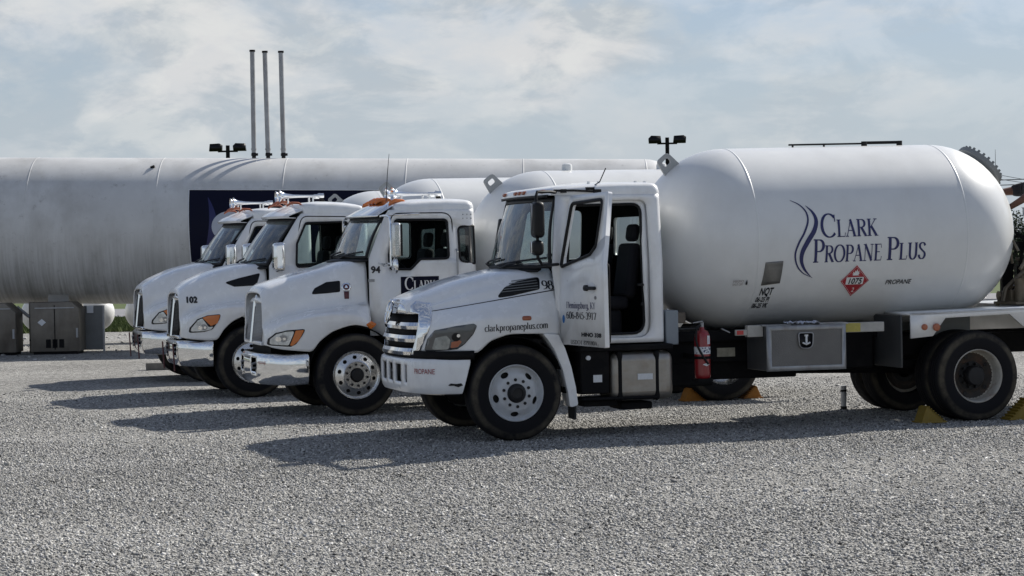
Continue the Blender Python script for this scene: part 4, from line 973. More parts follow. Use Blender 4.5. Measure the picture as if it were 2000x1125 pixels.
    ob('sticker', box(B(), -3.93, -4.12, 1.06, 1.066, 1.065, 1.165), STKY, brk); ob('reflector', box(B(), -2.615, -2.695, 1.05, 1.058, 1.07, 1.117), REDL, brk, bevel=.003)
    ob('data_plate', box(B(), -2.60, -2.82, .475, .485, .80, .90), mat('aged_paper_plate', (.40, .37, .28), .6, var=.4, vscale=10), T)
    # ---- rear: mud flaps, fenders, deck, lights
    for sg in (1, -1):
        fl = B(); box(fl, -4.60, -4.575, sg * .45, sg * 1.16, .64, 1.24); ob('mud_flap', fl, mat('front_mud_flap_grey', (.05, .052, .053), .6, var=.15), T, bevel=.01)
        fo = flat([(-4.685, 1.262), (-7.7, 1.32), (-7.7, .80), (-6.6, .80), (-6.33, .90), (-5.94, 1.222), (-5.12, 1.198), (-4.96, .995), (-4.685, .975)]); mapv(fo, lambda x, z, d: (x, sg * 1.20, z)); orient(fo, (0, sg, 0))
        fd = ob('rear_fender', fo, WHITE, T, solid=.03)
        dk = B(); vs = [dk.verts.new(p) for p in ((-4.685, sg * 1.20, 1.266), (-7.7, sg * 1.20, 1.324), (-7.7, sg * .5, 1.324), (-4.685, sg * .5, 1.266))]; dk.faces.new(vs); orient(dk, (0, 0, 1)); ob('fender_deck', dk, WHITE, fd, solid=.03)
        for x, r_ in ((-4.85, .036), (-5.0, .044)):
            ob('marker_light', lathe(B(), [(r_, 0), (r_, .02), (r_ * .8, .03), (0, .034)], 20, c=(0, 0, 0)), AMBERD, fd, label='round amber marker light').location = (x, sg * 1.20, 1.10 if r_ < .04 else 1.095)
        ob('inner_panel', box(B(), -5.15, -5.75, sg * .58, sg * .60, .98, 1.24), GREYP, fd)
    dk = B(); box(dk, -6.35, -7.75, -.5, .5, 1.26, 1.31); box(dk, -7.72, -7.78, -1.2, 1.2, .7, 1.3); ob('rear_deck', dk, STEEL, T)
    # pump, meter and piping on the rear deck
    random.seed(4); pb = B(); box(pb, -6.28, -7.15, .2, .75, 1.312, 1.34)
    cyl(pb, (-6.45, .55, 1.32), (-6.45, .55, 1.62), .07, None, 16); cyl(pb, (-6.62, .35, 1.32), (-6.62, .35, 1.78), .05, None, 14); cyl(pb, (-6.45, .55, 1.52), (-7.1, .35, 1.52), .055, None, 14)
    cyl(pb, (-6.75, .62, 1.33), (-6.75, .62, 1.55), .10, None, 18); box(pb, -6.55, -6.35, .3, .5, 1.32, 1.48); box(pb, -6.98, -6.80, .4, .62, 1.32, 1.60); cyl(pb, (-6.35, .2, 1.40), (-6.9, .2, 1.44), .06, None, 14)
    tube(pb, [(-6.3, .4, 1.34), (-6.34, .4, 1.5), (-6.5, .42, 1.64), (-6.6, .4, 1.7)], .03, 8); cyl(pb, (-6.70, .45, 1.66), (-6.98, .45, 1.66), .09, None, 18)
    for k in range(34):
        a = Vector((-6.3 - random.random() * .7, .25 + random.random() * .45, 1.36 + random.random() ** 1.5 * .62)); b = a + Vector((random.uniform(-.14, .14), random.uniform(-.05, .05), random.uniform(-.16, .16)))
        cyl(pb, a, b, random.uniform(.012, .034), None, 10)
    ob('pump_and_piping', pb, BRONZE, T, bevel=.004)
    cb = B(); box(cb, -6.72, -6.98, .5, .7, 1.72, 1.92); ob('meter_head', cb, mat('meter_grey', (.30, .33, .37), .4, var=.1), T, bevel=.03)
    ob('delivery_hose', tube(B(), crom([(-6.53, .72, 1.86), (-6.60, .74, 1.80), (-6.68, .75, 1.72), (-6.76, .75, 1.62), (-6.9, .74, 1.55), (-7.1, .7, 1.53)], 5), .016, 8), PAPER, T)
    hs = B(); box(hs, -6.60, -6.78, -.1, .25, 1.95, 2.05); box(hs, -6.55, -6.75, .0, .3, 2.10, 2.13); cyl(hs, (-6.8, .3, 1.32), (-6.8, .3, 2.1), .025, None, 10); box(hs, -6.75, -7.05, .1, .4, 1.86, 1.98); box(hs, -6.45, -6.60, .05, .12, 1.3, 1.9); cyl(hs, (-6.52, .3, 1.32), (-6.62, .3, 1.95), .02, None, 8); cyl(hs, (-6.9, .55, 1.6), (-6.9, .55, 2.2), .03, None, 8); tube(hs, crom([(-6.45, .2, 2.25), (-6.62, .3, 2.1), (-6.7, .34, 1.9), (-6.8, .3, 1.7)], 4), .02, 8); box(hs, -6.60, -6.70, .2, .3, 1.62, 1.76); ob('valve_bracket', hs, FRAME, T, bevel=.006)
    hp = B(); box(hp, -6.64, -6.86, .3, .55, 2.17, 2.38); cyl(hp, (-6.60, .4, 2.36), (-6.60, .4, 2.46), .022, None, 12); ob('hose_reel_cover', hp, mat('reel_grey', (.34, .36, .38), .4), T, bevel=.05, bseg=4)
    an = B(); cyl(an, (-6.77, -.6, 2.62), (-6.77, -.6, 2.80), .018, .014, 8); cyl(an, (-6.77, -.6, 2.80), (-6.77, -.6, 2.87), .028, None, 10); cyl(an, (-6.77, -.6, 2.87), (-6.77, -.6, 2.93), .012, None, 8); cyl(an, (-6.77, -.6, 2.93), (-6.77, -.6, 3.2), .004, .002, 6); tube(an, [(-6.35, -.3, 2.7), (-6.5, -.45, 2.66), (-6.77, -.6, 2.64)], .012, 6)
    ob('rear_antenna', an, BLACK, T)
    bl_ = B(); box(bl_, -6.26, -6.36, -.05, .05, 2.97, 2.99); bmesh.ops.create_uvsphere(bl_, u_segments=14, v_segments=8, radius=.04, matrix=Matrix.Translation((-6.40, 0, 2.90))); tube(bl_, [(-6.30, 0, 2.98), (-6.40, 0, 2.88), (-6.50, 0, 2.76)], .012, 6); ob('work_light', bl_, BLACK, T)
    # ---- wheels
    wheel(T, 0, 1.17, 'steel', spin=R_(4), label='white steel front wheel with dusty tyre'); wheel(T, 0, -1.17, 'steel')
    for sg in (1, -1):
        wheel(T, -5.53, sg * 1.20, 'dual', spin=.3, label='dual rear wheel with deep rusty cream rim' if sg > 0 else None); wheel(T, -5.53, sg * .86, 'dual')
    return T
FT = build_front_truck()

# ------------------------------------------------------------------ the three trucks behind
def build_conventional(label, px, s, yaw, p):
    T = truck_root(label, px, s, yaw, GRP)
    old = p['old']; tab = Tab(p['tab']); fx = tab.x[-1]
    H = hood(T, tab)
    pts = [(x, surf_y(tab, x, z) + .001, z) for x, z in [(tab.x[0] + .02, 1.40 - .0)] * 0]
    for sg in (1, -1):
        hood_panel(T, 'hood_vent', tab, p['vent'], BLACKG, .004, sg, .02, solid=.004)
        headlight(T, tab, p['hl'], p['hlc'], p['hla'], sg, BLACK)
        if old: hood_panel(T, 'side_marker_light', tab, [(-.215, 1.08), (-.30, 1.15), (-.225, 1.19), (-.15, 1.15)], AMBER, .008, sg, .015, solid=.006)
    # grille
    gx = fx + .02; zt_ = p['gz'][1]; zb_ = p['gz'][0]; hw = .50
    gpath = [(gx, 0), (gx - .002, hw * .5), (gx - .008, hw * .8), (gx - .022, hw)]
    lean = .06
    prof = [(-lean * k, zb_ + (zt_ - zb_) * k) for k in (0, .25, .5, .75, .93, 1)]
    rows, full = plan_sweep(gpath, prof)
    gr = ob('grille', orient(grid(B(), rows), (1, 0, 0)), SILVER if old else BLACK, T, solid=.02)
    ln = B(); n_ = 26
    for k in range(n_):
        z = zb_ + (zt_ - zb_) * (k + .5) / n_; rr, _ = plan_sweep(gpath, [(-lean * (k + .5) / n_ + .006, z)]); tube(ln, rr[0], .0045, 4)
    ob('grille_louvres', ln, STEEL if old else FRAME, gr)
    cb = B(); tube(cb, [(gx + .012, 0, zb_ - .02), (gx + .012 - lean, 0, zt_ + .01)], .020, 8); tube(cb, [(gx + .012 - lean, 0, zt_ - .06), (gx - lean - .02, 0, zt_ + .08), (gx - lean - .07, 0, zt_ + .10)], .022, 8)
    ob('grille_centre_bar', cb, CHROME, gr)
    sm = WHITE2 if old else CHROME; w2 = .05 if old else .075
    for sg in (1, -1):
        P = [[(gx - .045 - lean * k, sg * (hw - .015), zb_ + (zt_ - zb_) * k), (gx - .035 - lean * k, sg * (hw + .02), zb_ + (zt_ - zb_) * k), (gx - .075 - lean * k, sg * (hw + w2), zb_ + (zt_ - zb_) * k), (gx - .15 - lean * k, sg * (hw + w2 + .05), zb_ + (zt_ - zb_) * k)] for k in (-.06, .3, .6, .88, .98)]
        ob('grille_surround', grid(B(), P), sm, gr, solid=.015, soff=0)
    tp_ = [[(gx + a - lean - .05 * (abs(u)) ** 2, u * (hw + w2), zt_ + b - .05 * abs(u) ** 3) for u in np.linspace(-1, 1, 13)] for a, b in ((.012, -.01), (.02, .02), (-.01, .055), (-.08, .085))]
    ob('grille_crown', grid(B(), tp_), sm, gr, smooth=60, solid=.015, soff=0)
    ob('grille_sill', box(B(), gx - .10, gx + .0, -hw - .05, hw + .05, zb_ - .05, zb_), sm, gr, bevel=.015)
    # bumper
    bx = p['bx']; z0, z1 = p['bz']
    if old: bp = [(1.165, 0), (1.16, .3), (1.14, .55), (1.08, .78), (.97, .97), (.83, 1.08), (.68, 1.125), (.605, 1.13)]
    else: bp = [(1.0, 0), (.995, .3), (.985, .52), (.96, .64), (.86, .86), (.72, 1.04), (.64, 1.10), (.565, 1.12)]
    bx = bp[0][0]
    fine = crom(bp, 6); h = z1 - z0
    prof = [(-.12, z1 + .004), (-.03, z1), (.0, z1 - .03), (.012, z1 - h * .15), (.016, z1 - h * .3), (.016, z1 - h * .45), (.014, z1 - h * .6), (.008, z1 - h * .75), (-.008, z0 + h * .1), (-.035, z0), (-.12, z0 - .01)]
    rows, full = plan_sweep(fine, prof)
    def hole(i, j):
        y = abs(full[j][1] + full[j + 1][1]) / 2; return 3 <= i <= 5 and .26 < y < .50
    bm = grid(B(), rows, skip=hole)
    for v in bm.verts: v.co.z += .045 * max(0, (bx - .3 - v.co.x))
    orient(bm, (1, 0, 0)); bo = ob('bumper', bm, CHROME, T, smooth=60, solid=.012)
    rows, _ = plan_sweep(fine[:30], [(-.08, z1 - .02), (-.08, z0 + .02)]); ob('bumper_backing', grid(B(), rows), FRAME, bo, solid=.02)
    for sg in (1, -1): ob('tow_hook', tube(B(), [(bx - .08, sg * .38, z0 + .2), (bx + .015, sg * .38, z0 + .2), (bx + .02, sg * .38, z0 + .25), (bx - .08, sg * .38, z0 + .28)], .016, 8), STEEL, bo)
    ob('bumper_gap', box(B(), fx - .55, fx - .10, -.60, .60, z1 - .02, z1 + .10), FRAME, T)
    if old:
        bm, w_ = sans('PROPANE', .04)
        bl = [Vector(q) for q in fine]
        def onb(u, v, d):
            acc = 0
            for a, b in zip(bl, bl[1:]):
                l = (b - a).length
                if acc + l >= .60 + u:
                    q = a.lerp(b, (.60 + u - acc) / l); dd = (b - a).normalized(); return (q.x + abs(dd.y) * .022, q.y + abs(dd.x) * .022, z1 - .13 + v)
                acc += l
            return (bl[-1].x, bl[-1].y, z1 + v)
        for v in bm.verts: v.co.x *= .2 / w_
        mapv(cutz(bm, xs=arange(.03, .2, .03)), onb); orient(bm, (.6, .7, 0)); ob('lettering', bm, REDT, bo, smooth=0)
    else:
        tr = B()
        for sg in (1, -1): tube(tr, [(bx + .03, sg * .50, z0 - .08), (bx + .05, sg * .50, z1 - .05)], .012, 6)
        ob('bumper_guide', tr, mat('dull_red_paint', (.12, .04, .04), .6), bo)
    # cab
    xf, xr, zt2 = p['xf'], p['xr'], p['zside']
    pl = Plan(xf, xr, .97, .11, 1.9, .09); tot = pl.tot; A = lambda x: pl.xf - x
    left = [(A(p['foot']), 1.0), (A(p['foot']), p['wb']), (A(p['wt'][0]), p['wt'][1]), (A(p['wt'][0] - .06), zt2)]
    outl = left + [(tot - q, z) for q, z in left[::-1]]
    win = rnd([(A(x), z) for x, z in p['win']], .05); winr = [(tot - q, z) for q, z in win]
    holes = [win, winr]; mid = tot / 2
    bw = rnd([(mid - .55, 2.05), (mid - .55, 2.35), (mid + .55, 2.35), (mid + .55, 2.05)], .06); holes.append(bw)
    q_ = []
    if old:
        e = pl.a + pl.c * .55
        qw = rnd([(A(-1.44), 1.93), (A(-1.43), 2.37), (e, 2.385), (e, 1.89)], [.07, .06, .02, .02]); q_ = [qw, [(tot - a, z) for a, z in qw]]; holes += q_
    cab = cab_shell(T, pl, outl, holes)
    for lp in [win, winr]:
        bm = flat(lp, (), (), [1.9]); mapv(bm, lambda q, z, d: pl.p(q, z, .02)); ob('side_window', bm, GLASSS, cab)
        sl = [pl.p(q, z, .002) for q, z in lp]; ob('window_seal', tube(B(), sl + sl[:1], .017, 6, caps=False), BLACK, cab)
    for lp in q_:
        bm = flat(lp, (), pl.cuts(), [1.9]); mapv(bm, lambda q, z, d: pl.p(q, z, .015)); ob('quarter_window', bm, GLASSD, cab)
        sl = [pl.p(q, z, .002) for q, z in lp]; ob('window_seal', tube(B(), sl + sl[:1], .015, 6, caps=False), BLACK, cab)
    bm = flat(bw); mapv(bm, lambda q, z, d: pl.p(q, z)); ob('rear_window', bm, GLASSS, cab)
    for sg in (0, 1):
        sl = [pl.p(A(x) if not sg else tot - A(x), z, -.001) for x, z in rnd(p['door'], [.0, .12, .14, .0])]
        ob('door_gap', tube(B(), sl, .008, 6), FRAME, cab)
    front = [((-.60 + .06 * (1 - u * u)) if old else (p['wt'][0] - .10 + .10 * (1 - u * u)), u * .90) for u in np.linspace(-.95, .95, 15)]
    loop = pl.loop(zt2, front)
    zfn = lambda x: p['rise'] * max(0, 1 - ((x - p['peak']) / .75) ** 2)
    dome_roof(cab, loop, zt2 - .004, [(0, 0), (.002, .03), (.02, .06), (.06, .085), (.14, .10), (.26, .11)], .02, zf=zfn)
    hb = .955
    fb = lambda u: p['foot'] + .02 + p['wbul'] * (1 - abs(u) ** 2.2); ft = lambda u: p['wt'][0] + p['rb'] * 1.0 * (1 - u * u)
    Pw, gl = screen(T, fb, p['wb'] + .005, hb, ft, p['wt'][1], .905, GLASS, sealw=.06)
    wiper(T, Pw, -.7, 0, -.05, .10); wiper(T, Pw, .12, 0, .75, .10)
    ob('cowl', grid(B(), [[(fb(u) + .16 - .14 * abs(u), u * .94, p['wb'] - .03) for u in np.linspace(-1, 1, 15)], [(fb(u) - .03, u * .94, p['wb'] + .01) for u in np.linspace(-1, 1, 15)]]), BLACK, cab, solid=.02)
    # visor
    vz = p['visz']
    if old:
        us = np.linspace(-1, 1, 9)
        us = np.linspace(-1, 1, 7)
        P = [[(-.66 + .05 * (1 - u * u), u * .74, 2.715 - .03 * u * u) for u in us], [(-.56 + .09 * (1 - u * u), u * .82, 2.645 - .02 * u * u) for u in us], [(-.385 + .12 * (1 - u * u), u * .90, 2.535) for u in us], [(-.375 + .125 * (1 - u * u), u * .905, 2.512) for u in us]]
        ob('sun_visor', grid(B(), P), CHROME, T, smooth=20, solid=.012)
        ob('visor_underside', grid(B(), [[(p['wt'][0] + .025 + .10 * (1 - u * u), u * .86, vz - .05) for u in us], [(p['wt'][0] + .03 + .11 * (1 - u * u), u * .86, vz + .01) for u in us]]), BLACK, T, solid=.01)
        ob('drip_rail', tube(B(), [(p['wt'][0] + .02, .90, vz + .012), (-.92, .925, vz + .03)], .014, 8), CHROME, cab)
    else:
        us = np.linspace(-1, 1, 13)
        w0 = p['wt'][0]
        P = [[(w0 - .26 + .10 * (1 - u * u), u * .78, vz + .20 - .05 * u * u) for u in us], [(w0 - .06 + .14 * (1 - u * u), u * .86, vz + .135 - .05 * u * u) for u in us], [(w0 + .08 + .17 * (1 - u * u), u * .91, vz + .06 - .025 * u * u) for u in us], [(w0 + .125 + .18 * (1 - u * u), u * .92, vz + .02) for u in us], [(w0 + .12 + .175 * (1 - u * u), u * .91, vz) for u in us], [(w0 + .01 + .16 * (1 - u * u), u * .90, vz - .005) for u in us]]
        ob('sun_visor', grid(B(), P), WHITE2, T, smooth=60, solid=.012)
        ob('visor_underside', grid(B(), [[(ft(u) + .012 - .0, u * .90, p['wt'][1] - .13) for u in us], [(ft(u) + .012, u * .905, p['wt'][1] + .01) for u in us]]), BLACKG, T, solid=.008)
    # roof lights and air horns
    rz = p['roofz']
    for y in ((-.72, -.18, 0, .18, .72) if old else (-.70, -.2, 0, .2, .70)):
        x = p['mkx'] - .10 * y * y; z = rz - .06 * y * y - (.02 if old else .035)
        k_ = .85 if old else .55; mk = B(); tube(mk, [(x - .16, y, z - .005), (x - .10, y, z + .03), (x + .0, y, z + .035), (x + .06, y, z + .005), (x + .08, y, z - .02)], [.02 * k_, .03 * k_, .034 * k_, .03 * k_, .014 * k_], 12)
        ob('marker_light', mk, AMBER if old else AMBERD, T, label='amber roof marker light')
    for y in (-.30, .22):
        hx = p['hornx'] + (.05 if y > 0 else 0); hz = rz + .085
        hn = lathe(B(), [(.0, -.66), (.034, -.66), (.034, -.58), (.013, -.56), (.014, -.34), (.020, -.20), (.036, -.09), (.066, -.02), (.088, 0), (.090, .008), (.080, .0), (.045, -.06), (.0, -.12)], 24, c=(0, 0, 0), ax='x')
        bmesh.ops.transform(hn, matrix=Matrix.Translation((hx, y, hz)), verts=hn.verts)
        for x in (-.12, -.5): cyl(hn, (hx + x, y, hz - .01), (hx + x, y, rz - .03), .014, None, 8)
        ob('air_horn', hn, CHROME, T, smooth=50)
    bk = flat([(0, 0), (.09, .0), (.0, .13)])
    mapv(bk, lambda x, z, d: (p['hornx'] - .66 + x * -1 + .09, .12, rz + z)); ob('roof_bracket', bk, BLACK, T, solid=.02)
    if old:
        ob('antenna', tube(B(), [(-.58, .55, 2.72), (-.60, .55, 3.05), (-.63, .55, 3.33)], [.006, .005, .003], 6), BLACK, T)
    # interior
    it = B(); box(it, xr + .05, p['foot'] - .02, -.90, .89, 1.0, 1.05); box(it, p['foot'] - .45, p['foot'] - .05, -.84, .84, 1.4, p['wb'] - .03); box(it, xr + .03, xr + .045, -.86, .86, 1.05, 2.03); box(it, xr + .05, p['wt'][0], -.82, .82, zt2 - .03, zt2 - .01)
    ob('cab_interior', it, DARKIN, cab, bevel=.02)
    sx = p['foot'] - .82; seat(cab, sx, .45, 1.36); seat(cab, sx, -.45, 1.36); steering_wheel(cab, p['foot'] - .48, .45, 1.9)
    # mirrors
    for sg in (1, -1):
        mx_, mz0, mz1 = p['mir']
        if old:
            mb = B(); box(mb, mx_ - .055, mx_ + .055, sg * 1.30 - .085, sg * 1.30 + .085, mz0, mz1); mo = ob('mirror', mb, ALU, T, bevel=.03, bseg=3)
            ob('mirror_back', box(B(), mx_ - .075, mx_ - .056, sg * 1.30 - .07, sg * 1.30 + .07, mz0 + .02, mz1 - .02), BLACK, mo)
            ob('mirror_arm', tube(B(), [(mx_ + .10, sg * .93, mz1 + .09), (mx_ + .07, sg * 1.15, mz1 + .09), (mx_ + .07, sg * 1.27, mz1 + .07), (mx_ + .065, sg * 1.30, mz1), (mx_ + .065, sg * 1.30, mz0 - .10), (mx_ + .07, sg * 1.2, mz0 - .12), (mx_ + .14, sg * .97, mz0 - .07)], .014, 8), CHROME, mo)
            tube_ = tube(B(), [(mx_ + .14, sg * .97, mz0 - .075), (mx_ + .06, sg * 1.28, mz0 - .075)], .012, 8); ob('mirror_brace', tube_, CHROME, mo)
            cm = lathe(B(), [(0, .02), (.06, .015), (.10, -.01), (.105, -.03), (.0, -.035)], 24, ax='x'); bmesh.ops.transform(cm, matrix=Matrix.Translation((mx_ + .03, sg * 1.31, mz0 - .10)), verts=cm.verts); ob('convex_mirror', cm, CHROME, mo)
        else:
            mb = B(); box(mb, mx_ - .09, mx_ + .07, sg * 1.20 - .12, sg * 1.20 + .12, mz0, mz1)
            for v in mb.verts:
                if v.co.x > mx_: v.co.y = sg * 1.20 + (v.co.y - sg * 1.20) * .82; v.co.z = (mz0 + mz1) / 2 + (v.co.z - (mz0 + mz1) / 2) * .92
            mo = ob('mirror', mb, CHROME, T, bevel=.045, bseg=4)
            ob('mirror_arm', tube(B(), [(mx_ - .02, sg * 1.1, mz0 + .06), (mx_ - .04, sg * .95, mz0 + .02)], .03, 8), BLACK, mo)
            ob('mirror_arm', tube(B(), [(mx_ - .02, sg * 1.1, mz1 - .06), (mx_ - .12, sg * .94, mz1 - .1)], .022, 8), BLACK, mo)
    def dec(bm, x, z, m_, tw=None, w_=None, off=.004):
        for v in bm.verts: v.co = Vector((x - v.co.x * ((tw / w_) if tw else 1), .97 + off + v.co.y, z + v.co.z))
        orient(bm, (0, 1, 0)); return bm
    if old:
        bm, w_ = sans('94', .085, bold=.006); ob('fleet_number', dec(bm, -.255, 1.80, INKB, .125, w_), INKB, T, smooth=0)
        sg_ = B(); box(sg_, -1.15, -.645, .968, .974, 1.40, 1.742); so = ob('door_sign', sg_, NAVY, T)
        bm, w_ = serif('Clark', .16, thick=.18, thin=.055, small=.115); ob('lettering', dec(bm, -.70, 1.575, INKW, .40, w_, .007), INKW, so, smooth=0)
        bm, w_ = serif('Propane Plus', .09, thick=.18, thin=.055, small=.068); ob('lettering', dec(bm, -.69, 1.44, INKW, .42, w_, .007), INKW, so, smooth=0)
        ob('small_badge', box(B(), -.30, -.22, .968, .976, 1.685, 1.72), STEEL, T)
        # round hood badge with a tail
        bd = B(); c0 = (.036, 1.625)
        hood_panel(T, 'hood_badge', tab, [(c0[0] + .06 * math.cos(t), c0[1] + .055 * math.sin(t)) for t in np.linspace(0, 2 * math.pi, 22, endpoint=False)], CHROME, .008, 1, 0, solid=.006)
        hood_panel(T, 'hood_badge', tab, [(c0[0] - .032, c0[1] - .055), (c0[0] + .032, c0[1] - .055), (c0[0] + .028, c0[1] - .15), (c0[0] - .028, c0[1] - .15)], mat('badge_maroon', (.10, .03, .035), .3, metal=.3), .008, 1, 0, solid=.006)
        hood_panel(T, 'hood_badge', tab, [(c0[0] + .040 * math.cos(t), c0[1] + .037 * math.sin(t)) for t in np.linspace(0, 2 * math.pi, 22, endpoint=False)], MATS['badge_maroon'], .011, 1, 0, solid=.004)
        hood_panel(T, 'hood_badge', tab, [(c0[0] - .02, c0[1] - .012), (c0[0] + .02, c0[1] - .012), (c0[0] + .008, c0[1] + .02), (c0[0] - .008, c0[1] + .02)], CHROME, .013, 1, 0)
        ob('grab_handle', tube(B(), [(-1.39, .975, 2.08), (-1.39, 1.02, 2.05), (-1.39, 1.02, 1.2)], .014, 8), STEEL, T)
        hood_panel(T, 'hood_reflector', tab, [(-.19, 1.385), (-.19, 1.43), (-.10, 1.415), (-.10, 1.39)], PAPER, .012, 1, .006)
        for k in range(6):
            x, z = -1.50 - .055 * (k % 3), 2.48 + .05 * (k // 3); ob('roof_rivet', cyl(B(), (x, .905, z), (x, .925, z), .008, None, 8), STEEL, cab)
    elif p.get('num'):
        bm, w_ = sans(p['num'], .085, bold=.008)
        for v in bm.verts: v.co.x *= .165 / w_
        hood_text(T, 'fleet_number', tab, bm, .868, 1.375, INKB, off=.005, step=.03)
    # chassis, running gear, tank
    wb = p['wbase']
    chassis(T, fx - .2, -wb - 1.9); axle(T, 0); axle(T, -wb, diff=True)
    un = B(); box(un, .8, -.5, -.35, .35, .5, 1.1); box(un, -.9, -1.9, .55, 1.05, .42, .95); box(un, -.9, -1.9, -1.05, -.55, .42, .95); cyl(un, (-2.0, .1, .6), (-3.6, .1, .6), .16, None, 16); box(un, -1.9, -wb + .7, -.5, .5, .98, 1.08)
    ob('engine_and_driveline', un, FRAME, T, bevel=.03)
    ftk = B(); cyl(ftk, (-.85, .85, .66), (-1.95, .85, .66), .30, None, 28); ob('fuel_tank', ftk, ALU, T, bevel=.02)
    for sg in (1, -1):
        fo = flat([(-wb + .8, 1.26), (-wb - 1.9, 1.30), (-wb - 1.9, .85), (-wb - .8, .9), (-wb - .45, 1.2), (-wb + .45, 1.2), (-wb + .62, 1.0), (-wb + .8, 1.0)]); mapv(fo, lambda x, z, d: (x, sg * 1.2, z)); orient(fo, (0, sg, 0)); ob('rear_fender', fo, WHITE2, T, solid=.03)
    ob('rear_deck', box(B(), -wb - .9, -wb - 1.9, -1.15, 1.15, 1.22, 1.27), STEEL, T)
    tank(T, p['tz'], p['tr'], *p['tx'], head=1.02, tilt=.006, valves=p.get('valves', ()))
    wheel(T, 0, 1.17, 'alloy', spin=.1); wheel(T, 0, -1.17, 'alloy')
    for sg in (1, -1):
        wheel(T, -wb, sg * 1.20, 'dualchrome'); wheel(T, -wb, sg * .86, 'dualchrome')
    return T

P94 = dict(old=True, wbase=5.0, tab=[(-.23, 2.01, .80, 1.94, .90, 1.45, 1.05, 1.22, 1.10), (0, 1.95, .77, 1.87, .86, 1.42, 1.12, 1.30, 1.147), (.25, 1.87, .73, 1.79, .82, 1.40, 1.14, 1.31, 1.09), (.45, 1.82, .69, 1.73, .78, 1.37, 1.14, 1.30, .965), (.58, 1.785, .67, 1.70, .75, 1.35, 1.13, 1.28, .83),
                                  (.7, 1.75, .64, 1.66, .72, 1.32, 1.11, 1.26, .84), (.9, 1.69, .59, 1.6, .65, 1.27, 1.02, 1.2, .86), (1.0, 1.655, .575, 1.565, .61, 1.22, .88, 1.13, .88), (1.05, 1.62, .565, 1.53, .595, 1.18, .77, 1.08, .9), (1.085, 1.56, .555, 1.48, .58, 1.15, .66, 1.05, .91)],
           vent=[(.478, 1.539), (.429, 1.616), (.279, 1.692), (.107, 1.708), (.115, 1.565), (.288, 1.549)],
           hl=[(1.06, .913), (1.049, .992), (.977, 1.07), (.862, 1.103), (.634, 1.118), (.679, 1.036), (.755, .928), (.816, .896)],
           hlc=[(1.03, .925), (1.025, .99), (.965, 1.055), (.87, 1.085), (.77, 1.092), (.84, .915)], hla=[(.825, .912), (.757, 1.098), (.655, 1.105), (.72, .975), (.795, .908)],
           gz=(.95, 1.45), bx=1.285, bz=(.41, .80), xf=-.225, xr=-1.675, foot=-.235, wb=1.985, wt=(-.46, 2.52), zside=2.60, win=[(-.50, 1.845), (-.50, 2.03), (-.60, 2.47), (-1.285, 2.465), (-1.29, 1.965), (-.915, 1.965), (-.78, 1.835)],
           door=[(-.455, 1.1), (-.455, 2.0), (-.57, 2.555), (-1.352, 2.555), (-1.352, 1.1)], rb=.12, wbul=.15, rise=.035, peak=-1.35, visz=2.515, roofz=2.735, mkx=-.60, hornx=-.80, mir=(-.50, 1.99, 2.43),
           tz=2.085, tr=1.04, tx=(-2.87, -5.4), valves=((-3.25, .07), (-4.62, .07)))
P94['door'] = [(-.455, 1.1), (-.54, 2.555), (-1.352, 2.555), (-1.352, 1.1)]
P102 = dict(old=False, wbase=5.0, tab=[(-.28, 1.94, .80, 1.87, .90, 1.45, 1.05, 1.22, 1.15), (0, 1.915, .77, 1.84, .86, 1.42, 1.12, 1.32, 1.2), (.25, 1.865, .73, 1.785, .82, 1.40, 1.14, 1.33, 1.12), (.4, 1.825, .69, 1.74, .78, 1.37, 1.14, 1.32, 1.0), (.53, 1.775, .67, 1.69, .75, 1.35, 1.12, 1.30, .84),
                                   (.65, 1.725, .64, 1.64, .72, 1.32, 1.08, 1.27, .84), (.8, 1.655, .59, 1.57, .66, 1.27, .98, 1.2, .85), (.89, 1.59, .56, 1.5, .60, 1.22, .85, 1.13, .86), (.93, 1.56, .55, 1.47, .58, 1.18, .74, 1.08, .87), (.96, 1.50, .54, 1.42, .565, 1.15, .63, 1.05, .88)],
            vent=[(.327, 1.655), (.108, 1.718), (-.195, 1.786), (-.143, 1.646), (-.083, 1.603), (.187, 1.593)],
            hl=[(.877, .946), (.862, 1.02), (.767, 1.145), (.636, 1.196), (.444, 1.214), (.475, 1.127), (.57, .996), (.675, .961)],
            hlc=[(.85, .965), (.835, 1.02), (.76, 1.125), (.70, 1.155), (.62, 1.03), (.55, 1.035), (.59, .995), (.68, .972)], hla=[(.70, 1.165), (.62, 1.19), (.46, 1.20), (.50, 1.08), (.59, 1.045)],
            gz=(.90, 1.42), bx=1.145, bz=(.46, .83), xf=-.29, xr=-1.80, foot=-.30, wb=1.885, wt=(-.74, 2.58), zside=2.64, win=[(-.70, 1.86), (-.72, 2.2), (-.86, 2.50), (-1.48, 2.51), (-1.50, 1.90)],
            door=[(-.46, 1.1), (-.50, 1.95), (-.82, 2.585), (-1.56, 2.585), (-1.56, 1.1)], rb=.20, wbul=.22, rise=.07, peak=-1.1, visz=2.585, roofz=2.83, mkx=-.66, hornx=-.68, mir=(-.38, 1.80, 2.23),
            tz=2.125, tr=1.045, tx=(-3.0, -5.5), num='102')
P102['door'] = [(-.44, 1.1), (-.80, 2.60), (-1.56, 2.585), (-1.56, 1.1)]
P4 = dict(P102); P4['num'] = None; P4['tz'] = 2.06; P4['tx'] = (-3.1, -5.6)
build_conventional('white propane truck numbered 94 with grey mesh grille and navy door sign', 694, 155, 17.5, P94)
build_conventional('white propane truck numbered 102 with chrome grille surround and orange headlight indicator', 492, 136, 17.5, P102)
build_conventional('farthest white propane truck at left with no number showing and hood overlapped by truck 102', 405, 120.5, 17.5, P4)

